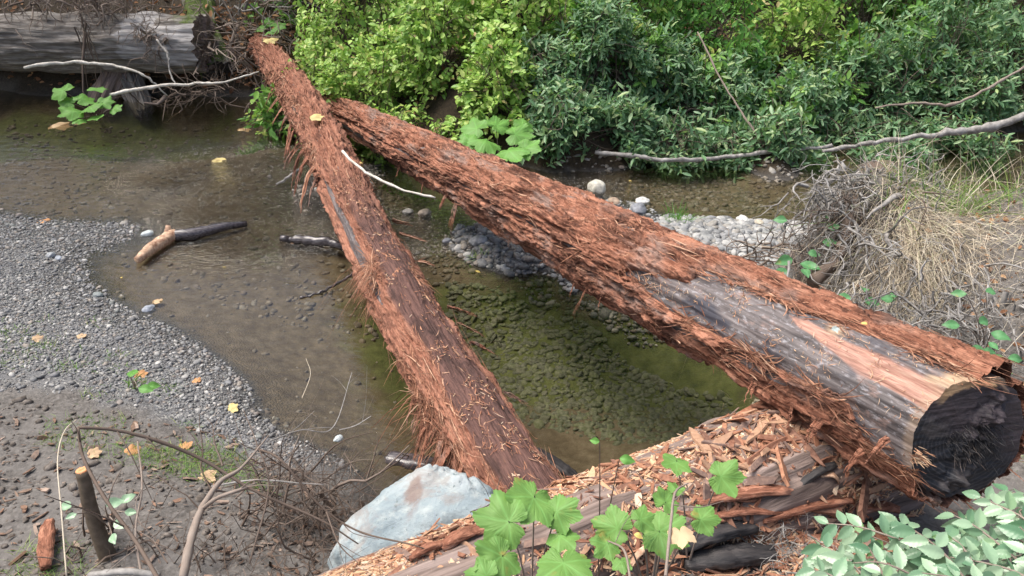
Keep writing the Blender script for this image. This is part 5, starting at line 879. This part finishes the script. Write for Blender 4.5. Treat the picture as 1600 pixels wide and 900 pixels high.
tangle('dead_twigs', 'grey dead twigs at the foot of the mound beside the pale cobbles', atd(1215, 400, 5.3), 80, .4, .005, (.22, .12, .05), MT['twig'], 'twigs', (.5, .1, .15), 9, .15, 3, 1)
tangle('root_tangle', 'matted grey roots on the bank at the right edge above the sawn end', atd(1560, 420, 4.6), 620, .34, .005, (.45, .40, .10), MT['grey_branch'], 'roots', (0, -.7, -.3), 10, .5, 3, 1)
simple_log('root_stump', atd(1610, 400, 4.75), atd(1720, 310, 5.0), .24, .30, MT['oldlog'], MT['char'], 'weathered brown stump flank at the right edge of the mound', 'stump', .10, 120, 90, None, 2.0, .1)
def blades(g, P, D, L, W, bend, rs, seg=6):
    N = len(P); t = np.linspace(0, 1, seg + 1); side = unit(np.cross(D, rs.normal(size=(N, 3)))); b = unit(np.cross(side, D)); hz = unit(D * [1, 1, 0] + rs.normal(size=(N, 3)) * [.4, .4, 0])
    c = P[:, None] + D[:, None] * (L[:, None] * t)[..., None] + (hz * [1, 1, 0] + [0, 0, -.8])[:, None] * (L[:, None] * bend[:, None] * t ** 2.2)[..., None]
    w = (W[:, None] * (1 - t) ** .6)[..., None]; V = np.stack([c - side[:, None] * w, c + side[:, None] * w], 2).reshape(-1, 3)
    g.add(V, (gridF(seg + 1, 2)[None] + (np.arange(N) * (seg + 1) * 2)[:, None, None]).reshape(-1, 4))
def grass(n, c, sp, L, W, bend, mat, label, seed, dirs=(0, 0, 1), wild=.5, fn=None, name='grass_tuft', pts=None, kind=None, cat='grass'):
    rs = np.random.RandomState(seed); c = np.array(c, float); x = c[0] + rs.normal(size=n) * sp[0]; y = c[1] + rs.normal(size=n) * sp[1]
    if pts is not None: x, y = pts
    P = S3(x, y, (fn or gz)(x, y) - .01); D = unit(np.array(dirs) + rs.normal(size=(n, 3)) * wild); g = Geo(); blades(g, P, D, rs.uniform(L * .4, L * 1.25, n), np.full(n, W) * rs.uniform(.6, 1.3, n), np.abs(rs.normal(size=n)) * bend, rs)
    o = g.build(name, mat); return tag(o, label, None if kind else cat, None, kind)
cgr = atd(1450, 370, 4.95)
grass(3200, atd(1470, 400, 4.8), (.42, .28), .19, .0022, .8, MT['dry'], 'thick dry straw coloured grass covering the mound', 31, (0, -.5, .4), .6, kind='stuff', name='dry_grass')
grass(1300, atd(1400, 420, 4.8), (.17, .22), .28, .002, 1.1, MT['dry'], 'dry grass hanging down the front of the mound', 32, (-.2, -.8, .2), .35, kind='stuff', name='dry_grass')
grass(170, atd(1445, 320, 5.0), (.34, .10), .55, .0028, .35, MT['dry'], 'tall arching straw stalks above the mound against the dark water', 33, (0, .1, 1), .55, kind='stuff', name='dry_grass')
grass(340, atd(1470, 335, 5.0), (.26, .10), .34, .003, .5, MT['grass'], 'green grass blades growing among the straw on the mound', 34, (.1, 0, 1), .5, kind='stuff', name='grass')
grass(1000, atd(1560, 470, 4.2), (.32, .45), .11, .0014, .9, MT['dry'], 'short dead grass over the right bank', 37, (0, -.4, .5), .7, kind='stuff', name='dry_grass')
grass(1100, atd(1430, 490, 4.2), (.45, .22), .16, .0013, .9, MT['dry'], 'sparse dry grass on the bank behind the large log', 35, (0, -.4, .5), .6, kind='stuff', name='dry_grass')
grass(260, atd(1590, 640, 3.3), (.15, .35), .10, .0012, .7, MT['grass'], 'mossy grass behind the sawn end of the large log', 36, (0, -.2, .8), .5, kind='stuff', name='grass')
tangle('dry_stems', 'pale matted dry stems at the bottom edge left of the pale glossy shrub', tp(1230, 870, .03), 160, .14, .0016, (.10, .06, .012), MT['grey_branch'], 'dry stems', (0, -.2, .3), 12, .4, 3, 1)

# ------------------------------------------------------------------ left bank plants, twigs, leaves
for i, (px, py, n, sp, L) in enumerate([(20,520,60,.06,.06),(75,545,70,.08,.07),(100,575,50,.05,.06),(185,555,30,.04,.05),(190,575,30,.03,.05),(215,600,60,.03,.09),(265,605,40,.05,.05),(150,505,26,.04,.05),(75,500,18,.03,.05)]):
    p = gp(px, py, .1); grass(n, p, (sp, sp), L, .0028, .4, MT['grass'], None, 50 + i, (0, 0, 1), .6); o = bpy.context.scene.objects[-1]
tufts = [o for o in COL.objects if o.name.startswith('grass_tuft')]
for o, lb in zip(tufts, ['green grass tuft at the left picture edge above the bare mud', 'low green sprout on the gravel right of the edge tuft', 'green sprout at the border of gravel and mud', 'small grass sprig left of the green leaf on the gravel', 'thin grass sprig above the tan leaf on the gravel', 'upright bright green shoot beside the tan fallen leaf', 'flat green shoot just right of the tan fallen leaf', 'tiny grass tuft high on the gravel', 'tiny grass tuft near the upper left gravel']): tag(o, lb, 'grass')
pp = region(1500, [(50,650),(330,640),(370,730),(230,740),(60,700)], z=.18); k = fbm(S3(pp[:, 0] * 3.5, pp[:, 1] * 3.5, 0 * pp[:, 0]), 2) > -.05; pp = pp[k]
grass(len(pp), (0, 0, 0), (1, 1), .07, .0016, .6, MT['grass'], 'thin short green grass on the mud of the left bank', 61, (0, 0, 1), .7, pts=(pp[:, 0], pp[:, 1]), kind='stuff', name='grass')
pp = region(1500, [(-40,500),(120,500),(230,560),(250,640),(120,640),(-40,610)], z=.1); k = fbm(S3(pp[:, 0] * 4, pp[:, 1] * 4, 0 * pp[:, 0]), 2) > .16; pp = pp[k]
grass(len(pp), (0, 0, 0), (1, 1), .05, .0022, .5, MT['grass'], 'small green sprouts between the stones of the left gravel', 64, (0, 0, 1), .7, pts=(pp[:, 0], pp[:, 1]), kind='stuff', name='grass')
pp = region(1300, [(180,690),(370,680),(430,760),(250,745)], z=.2); grass(len(pp), (0, 0, 0), (1, 1), .08, .0016, .6, MT['grass'], 'thicker green grass patch behind the bent twigs', 62, (0, 0, 1), .7, pts=(pp[:, 0], pp[:, 1]), kind='stuff', name='grass')
pp = region(500, [(20,850),(130,840),(140,960),(20,960)], z=.35); grass(len(pp), (0, 0, 0), (1, 1), .07, .0014, .6, MT['grass'], 'green grass by the cut stake at the lower left', 63, (0, 0, 1), .7, pts=(pp[:, 0], pp[:, 1]), kind='stuff', name='grass')
# mud clods and plant litter
g = Geo(); p = region(1300, [(-200,600),(330,640),(560,760),(560,960),(-250,980)], z=.2); r = RS.gamma(2, .004, len(p)) + .003; stones(g, p[:, 0], p[:, 1], gz(p[:, 0], p[:, 1]) + r * .1, r)
tag(g.build('soil_clods', plain('soil_clod', (.08, .068, .058), (.22, .195, .175), 40, .95, .1)), 'crumbs of dark soil on the left bank', None, None, 'stuff')
g = Geo(); p = region(800, [(-200,640),(330,640),(580,780),(560,960),(-250,980)], z=.22); L = RS.gamma(2, .012, len(p)) + .008; scatter_flat(g, gz, p[:, 0], p[:, 1], L, L * RS.uniform(.08, .5, len(p)) + .001, .004, .4)
tag(g.build('plant_litter', chips('plant_litter', [(.10, .08, .065), (.17, .14, .115), (.24, .20, .17), (.07, .055, .045), (.34, .29, .25), (.17, .11, .08)]), None, False), 'bits of bark and dead plants on the left bank', None, None, 'stuff')
# thicket
tangle('dead_thicket', 'dense dark bare twigs tangled left of the blue boulder', tp(470, 830, .03, .3), 230, .42, .0030, (.24, .16, .04), MT['root'], 'thicket', (.1, -.1, .35), 13, .2, 4, 2, .22)
tangle('dead_thicket', 'grey bare twigs spreading over the muddy lower left shore', tp(430, 760, .02, .2), 100, .40, .0024, (.22, .15, .03), MT['twig'], 'thicket', (.1, .2, .3), 14, .3, 4, 2, .2)
tangle('dead_thicket', 'low matted dead roots along the bottom edge at the left', tp(330, 880, .01, .4), 180, .26, .0028, (.36, .09, .015), MT['root'], 'thicket', (.1, .0, .15), 15, .4, 3, 1, .3)
def twig(name, pts, r, mat, label, side=0, seed=0, cat='twig'):
    rs = np.random.RandomState(seed); P = spline([atd(*p) for p in pts], 30); R_ = np.interp(np.linspace(0, 1, 30), np.linspace(0, 1, len(r)), r); g = Geo(); tube(P - P[0], R_, 7, True, g, .25)
    for _ in range(side):
        q = rs.randint(5, 28); d = unit(unit(P[q] - P[q - 1]) + rs.normal(size=3) * .7); l = rs.uniform(.06, .2); m_ = P[q] + d * l * .5; e = P[q] + d * l + rs.normal(size=3) * l * .15; tube(spline([P[q] - P[0], m_ - P[0], e - P[0]], 7), np.linspace(R_[q] * .5, R_[q] * .2, 7), 5, False, g)
    o = g.build(name, mat); o.location = P[0]; return tag(o, label, cat)
twig('bent_twig', [(255,920,1.95),(215,850,2.1),(165,780,2.2),(130,715,2.3),(122,668,2.35)], [.006,.0055,.005,.0045], MT['root'], 'long dark twig rising from the bottom edge past the cut stake to a sharp bend', 3, 1)
twig('bent_twig', [(122,668,2.35),(180,672,2.4),(250,690,2.45),(320,720,2.5),(400,768,2.5),(500,812,2.5),(560,850,2.5)], [.005,.0055,.006,.005,.004,.002], MT['root'], 'long dark twig running right from the sharp bend over the thicket', 8, 2)
twig('forked_stick', [(285,905,2.0),(302,830,2.15),(318,790,2.25),(345,752,2.35),(378,730,2.4),(420,680,2.55)], [.012,.012,.010,.008,.005,.002], MT['twig'], 'smooth forked brown stick leaning over the thicket from the bottom edge', 3, 3)
twig('forked_stick', [(316,795,2.24),(340,778,2.2),(375,765,2.2),(400,755,2.2)], [.007,.006,.005,.003], MT['twig'], 'right hand prong of the forked brown stick', 2, 4)
twig('bare_twig', [(330,760,2.6),(400,750,2.6),(470,755,2.6),(505,757,2.6)], [.003,.003,.0025,.001], MT['grey_branch'], 'straight pale twig lying level over the thicket', 1, 5)
twig('bare_twig', [(400,700,2.7),(440,720,2.6),(500,790,2.6),(560,830,2.6),(640,850,2.5),(665,858,2.5)], [.004,.004,.0035,.003,.002], MT['root'], 'long thin twig reaching right across the face of the blue boulder', 6, 6)
twig('bare_twig', [(510,800,2.5),(530,850,2.4),(560,880,2.35)], [.003,.0025,.001], MT['root'], 'short dark twig with buds hanging in front of the boulder on its left', 4, 7)
twig('bare_twig', [(390,880,2.3),(420,760,2.5),(400,690,2.6),(380,640,2.8)], [.003,.003,.002,.001], MT['root'], 'upright dark twig standing in the middle of the thicket', 5, 8)
twig('bare_twig', [(420,690,2.9),(470,672,3.0),(520,668,3.05),(550,582,3.2)], [.003,.0025,.002,.0012], MT['grey_branch'], 'pale zigzag twig reaching up over the pool from the thicket', 4, 9)
twig('bare_twig', [(472,622,3.3),(485,585,3.4),(478,560,3.5)], [.0015,.0012,.0008], MT['dry'], 'small pale curved stalk over the pool', 0, 10)
twig('bare_twig', [(530,672,3.0),(555,665,3.0),(580,650,3.0)], [.002,.002,.001], MT['grey_branch'], 'short pale side twig over the pool above the slab', 2, 11)
twig('bare_twig', [(1040,900,1.75),(1048,820,1.9),(1055,770,2.0),(1075,755,2.05)], [.004,.004,.0035,.002], MT['twig'], 'dry upright brown stem between the lobed leaves and the charred slabs', 2, 12)
twig('bare_twig', [(985,905,1.7),(975,860,1.8),(950,845,1.9)], [.003,.003,.002], MT['twig'], 'short dry stem at the bottom edge below the yellow leaf', 1, 13)
twig('bare_twig', [(735,800,2.6),(768,785,2.5),(782,745,2.5)], [.002,.002,.001], MT['root'], 'tiny forked twig in front of the boulder beside the large leaves', 3, 14)
twig('bare_twig', [(200,860,2.2),(235,845,2.2),(262,880,2.1)], [.003,.003,.002], MT['root'], 'curved dark twig at the bottom left between stake and forked stick', 3, 15)
twig('bare_twig', [(215,690,2.5),(222,760,2.3),(212,830,2.2),(222,905,2.1)], [.003,.003,.0035,.004], MT['twig'], 'thin upright grey twig right of the cut stake', 5, 16)
twig('grass_stalk', [(104,900,2.1),(96,800,2.2),(90,720,2.3),(100,675,2.4),(120,655,2.45)], [.0024,.002,.0018,.001], MT['dry'], 'single tall yellowish grass stalk at the lower left', 0, 17, 'grass stalk')
twig('root_arch', [(140,898,2.15),(200,893,2.1),(250,900,2.1)], [.009,.01,.009], MT['grey_branch'], 'smooth grey branch lying along the bottom edge at the left', 0, 18, 'branch')
# cut stake
sb = tp(168, 868, -.03, .35); d0 = atd(128, 735, float(np.dot(sb - CAM, FW)) - .16)
o = empty('cut_stake', sb); tag(o, 'leaning cut sapling stump with fresh orange top at the lower left', 'stump')
part_tube('trunk', [sb, sb * .5 + d0 * .5 + [-.012, 0, 0], d0], [.034, .028, .0235], MT['stake_bark'], o, sb, 20, 20, .08)
ax = unit(d0 - sb); u_ = unit(np.cross(ax, [0, 1, 0])); v_ = np.cross(ax, u_); an = np.linspace(0, 2 * PI, 24, endpoint=False); g = Geo(); rings = []
for q, hh in ((1.02, -.003), (1.0, .003), (.6, .005), (.3, .004), (0, .004)): rings.append(d0 - sb + ax * hh + .0225 * q * (np.outer(np.cos(an), u_) + np.outer(np.sin(an), v_)) + (RS.normal(size=(24, 1)) * .0012) * ax)
g.add(np.array(rings).reshape(-1, 3), gridF(5, 24, True)); g.build('cut_top', MT['fresh_cut'], o)
slab('bark_chunk', tp(75, 895, .03), tp(82, 828, .05), .06, .025, MT['bark'], 'reddish grey bark chunk standing beside the cut stake', 'bark piece')
seed_plant('weed', 'bright green leaves and one pale blue green leaf behind the cut stake', 'plant', gp(175, 830, .3), [(165,790,2.55,.06,.6,Nn()),(178,815,2.5,.05,-.5,Nn()),(188,785,2.6,.055,.9,Nn()),(112,792,2.55,.05,2.9,Nn()),(175,835,2.45,.045,-1,Nn()),(195,800,2.55,.04,0,Nn()),(120,803,2.5,.035,-2.5,Nn())], 'lf_holly', OV)
seed_plant('weed', 'low bright green leaf standing beside the tan fallen leaf on the gravel', 'plant', gp(210, 606, .1), [(203,590,3.98,.085,1.6,(0, -1, .4)),(216,606,3.95,.08,-.2,Nn()),(228,604,3.97,.07,.3,Nn())], 'lf_bright', OV)
# fallen leaves
def fallen(px, py, size, yaw, mat, label, z0=0, on=None, dz=.012, tm=None):
    p = on if on is not None else gp(px, py, z0)
    if on is None and p[2] < 0: p = atz(px, py, 0)
    fl_ = abs(p[2]) < .001; p = np.array(p) + [0, 0, .003 if fl_ else dz]; size = size * .8; o = one_leaf(None, p, size, yaw, (0, 0, 1) if fl_ else (RS.normal() * .15, -.25, 1), mat, 'fallen_leaf', tm, base=p); return tag(o, label, 'leaf')
fallen(338,250,.11,.2,'lf_gold','pale yellow maple leaf floating left of the low log')
fallen(66,346,.09,.1,'lf_orange','orange leaf on the upper rim of the left gravel')
fallen(58,512 + 20,.05,1,'lf_tan','tan leaf on the left gravel by the green sprouts'); fallen(128,528,.045,2,'lf_tan','pinkish tan leaf in the middle of the left gravel')
fallen(217,588,.06,.5,'lf_orange','curled tan leaf beside the green leaf on the gravel'); fallen(308,598,.04,2.2,'lf_orange','small brown leaf near the right rim of the left gravel')
fallen(360,640,.06,-.4,'lf_gold','yellow brown leaf at the pool edge of the left bank'); fallen(247,471,.06,2.8,'lf_tan','brown leaf sunk in the pool near the blue grey stone', dz=-.01)
fallen(145,712,.05,.5,'lf_tan','tan leaf on the mud above the cut stake',.2); fallen(205,708,.06,.9,'lf_orange','salmon coloured leaf in the grass behind the thin upright twig',.2); fallen(320,748,.07,-.3,'lf_tan','folded tan leaf on the mud left of the forked stick',.2); fallen(290,700,.05,1.8,'lf_orange','small reddish leaf in the grass patch',.2)
fallen(505,380,.05,.4,'lf_gold','bright yellow leaf caught below the floating dark stick'); fallen(460,378,.05,2,'lf_orange','orange brown leaf caught at the left of the floating dark stick'); fallen(348,418,.035,.4,'lf_gold','small yellow leaf on the brown pool',tm=OV); fallen(190,435,.035,2,'lf_gold','small yellow leaf near the gravel notch',tm=OV); fallen(742,424,.06,-.3,'lf_gold','yellow leaf floating beside the gravel bar',tm=OV)
fallen(88,196,.2,.2,'lf_tan','large tan leaf at the water edge in front of the lobed plant'); fallen(120,192,.12,1.2,'lf_tan','tan leaf partly under the lobed plant at the water edge'); fallen(378,202,.12,.4,'lf_tan','pale leaf floating below the bleached branch'); fallen(982,283,.05,0,'lf_gold','yellow leaf in the far shallows',tm=OV)
PA = lambda s, d, r: A0 + RA @ np.array([s, -r * math.sin(math.radians(d)), r * math.cos(math.radians(d))])
PB = lambda s, d, r: B0 + RB @ np.array([s, -r * math.sin(math.radians(d)), r * math.cos(math.radians(d))])
fallen(0,0,.03,2.8,'lf_gold','yellow leaf on the large log just right of its knot',on=PA(.42,-8,.265),tm=OV)
fallen(0,0,.10,.2,'lf_gold','pale yellow leaf lying across the top of the low log',on=PB(4.95,-5,.235))
fallen(0,0,.035,.2,'lf_gold','small yellow leaf on the right flank of the low log',on=PB(3.75,35,.225),tm=OV)
fallen(0,0,.16,.4,'lf_gold','tan yellow leaf at the far tip of the low log',on=PB(8.5,-5,.21))
for i, (px, py, s, mt_, lb) in enumerate([(1413,332,.05,'lf_orange','rust coloured leaf high in the straw of the mound'),(1548,358,.07,'lf_orange','rust coloured leaf at the right of the mound'),(1448,420,.05,'lf_orange','rusty leaf low in the straw of the mound'),(1474,412,.06,'lf_tan','pinkish tan leaf in the straw of the mound'),(1560,437,.05,'lf_tan','pale tan leaf on the bank at the right'),(1530,395,.05,'lf_tan','whitish dead leaf above the pale tan one'),(1462,465,.05,'lf_gold','yellowish leaf on the bank behind the large log')]): fallen(px, py, s, i * 1.3, mt_, lb, .7, None, .03, OV)
fallen(992,840,.03,-.4,'lf_gold','bright yellow leaf among the lobed leaves on the near bank',.5,on=atd(990, 840, 1.95),tm=OV)
fallen(1062,838,.05,-1.6,'lf_tan','curled dry grey leaf hanging on the dry upright stem',.5,on=atd(1062, 838, 1.88))
# small plants in the creek
grass(70, gp(385, 240, 0), (.06, .05), .12, .006, .3, MT['lf_bright'], 'small green sprout in the riffle left of the low log', 71, name='water_weed', cat='plant')
grass(120, gp(640, 305, 0), (.16, .05), .10, .006, .5, MT['lf_bright'], 'green water weed under the curved bleached twig', 72, name='water_weed', cat='plant')
grass(110, gp(1058, 345, 0), (.06, .08), .2, .004, .3, MT['lf_bright'], 'light green weed at the water edge of the cobble bar', 73, name='water_weed', cat='plant')
grass(40, gp(745, 402, 0), (.05, .03), .10, .004, .6, MT['grass'], 'tiny grass sprig on the tip of the gravel bar', 74, name='water_weed', cat='plant')

# ------------------------------------------------------------------ unseen trees added above the picture to darken water reflections and shade the scene
def tree(x, y, h, r, cr, seed, label):
    rs = np.random.RandomState(seed); b_ = np.array(gxy(float(np.clip(x, -18, 18)), float(np.clip(y, -12, 23)))); b_[0], b_[1] = x, y; o = empty('unseen_tree', b_); tag(o, label, 'tree', 'unseen trees added around the creek')
    g = Geo(); tube(spline([[0, 0, -.3], [rs.normal() * .1, 0, h * .5], [rs.normal() * .3, 0, h]], 16), np.linspace(r, r * .2, 16), 14, True, g, .12); limbs = []
    for i in range(26):
        z = h * rs.uniform(.25, .95); a = rs.uniform(0, 2 * PI); l = cr * rs.uniform(.6, 1.1) * (1.1 - z / h * .6); e = np.array([math.cos(a) * l, math.sin(a) * l, z + rs.uniform(-.3, .6)]); limbs.append((np.array([0, 0, z]), e)); tube(spline([[0, 0, z], e * .5 + np.array([0, 0, z + .2]) * .5, e], 6), np.linspace(r * .22, .01, 6), 5, False, g)
    g.build('trunk', MT['root'], o); n = 6500; li = rs.randint(0, 26, n); t = rs.uniform(.3, 1.05, n)[:, None]; A_ = np.array([l[0] for l in limbs])[li]; B_ = np.array([l[1] for l in limbs])[li]
    P = A_ + (B_ - A_) * t + rs.normal(size=(n, 3)) * [.35, .35, .28]; g = Geo(); inst(g, *leaf_tmpl('other'), frames(rs.normal(size=(n, 3)) * [1, 1, .4], (0, 0, 1), rs, .5), P, rs.uniform(.18, .36, n)); g.build('crown', MT['lf_mid'], o)
for i, (x, y, h) in enumerate([(-.5,15,11),(2.6,14.6,12),(5.8,15,11),(9,15,12),(-10.5,14,12),(1,19,14),(7,19,14),(12,13,12),(-12,8,12),(13,6,11),(1,16,10),(4.2,15.6,10),(7.4,15,9),(10.5,13.6,10),(-13,4,11)]):
    tree(x, y, h, .25, 2.6, 200 + i, 'unseen tree added beyond the bushes for the water reflections, dark trunk and green crown')

# ------------------------------------------------------------------ light, sky, camera
w = bpy.data.worlds.new('World'); sc.world = w; w.use_nodes = True; nt = w.node_tree; bg = nt.nodes['Background']
sky = nt.nodes.new('ShaderNodeTexSky'); sky.sky_type = 'NISHITA'; sky.sun_disc = False
EL, AZ = math.radians(64), math.radians(-80)
sky.sun_elevation = EL; sky.sun_rotation = AZ; sky.air_density = 1.0; sky.dust_density = 6.0; sky.ozone_density = 1.0
nt.links.new(sky.outputs[0], bg.inputs[0]); bg.inputs[1].default_value = .15
sd = bpy.data.lights.new('sun', 'SUN'); sd.energy = 3.2; sd.angle = math.radians(40); sd.color = (1, .965, .90); so = bpy.data.objects.new('sun', sd); COL.objects.link(so)
dv = Vector((math.sin(AZ) * math.cos(EL), math.cos(AZ) * math.cos(EL), math.sin(EL))); so.rotation_euler = dv.to_track_quat('Z', 'Y').to_euler(); so.location = (0, 0, 20)
cd = bpy.data.cameras.new('camera'); cd.lens = 36 * FPX / 1600; cd.sensor_width = 36; cd.clip_end = 500; cd.clip_start = .05
co = bpy.data.objects.new('camera', cd); COL.objects.link(co); co.location = (0, 0, CH); co.rotation_euler = (math.radians(90) - TH, 0, 0); sc.camera = co
sc.view_settings.view_transform = 'Standard'; sc.view_settings.look = 'None'; sc.view_settings.exposure = .47; sc.view_settings.gamma = 1
sc.cycles.use_denoising = True; sc.cycles.max_bounces = 8; sc.cycles.transparent_max_bounces = 12
sc.cycles.sample_clamp_indirect = 6
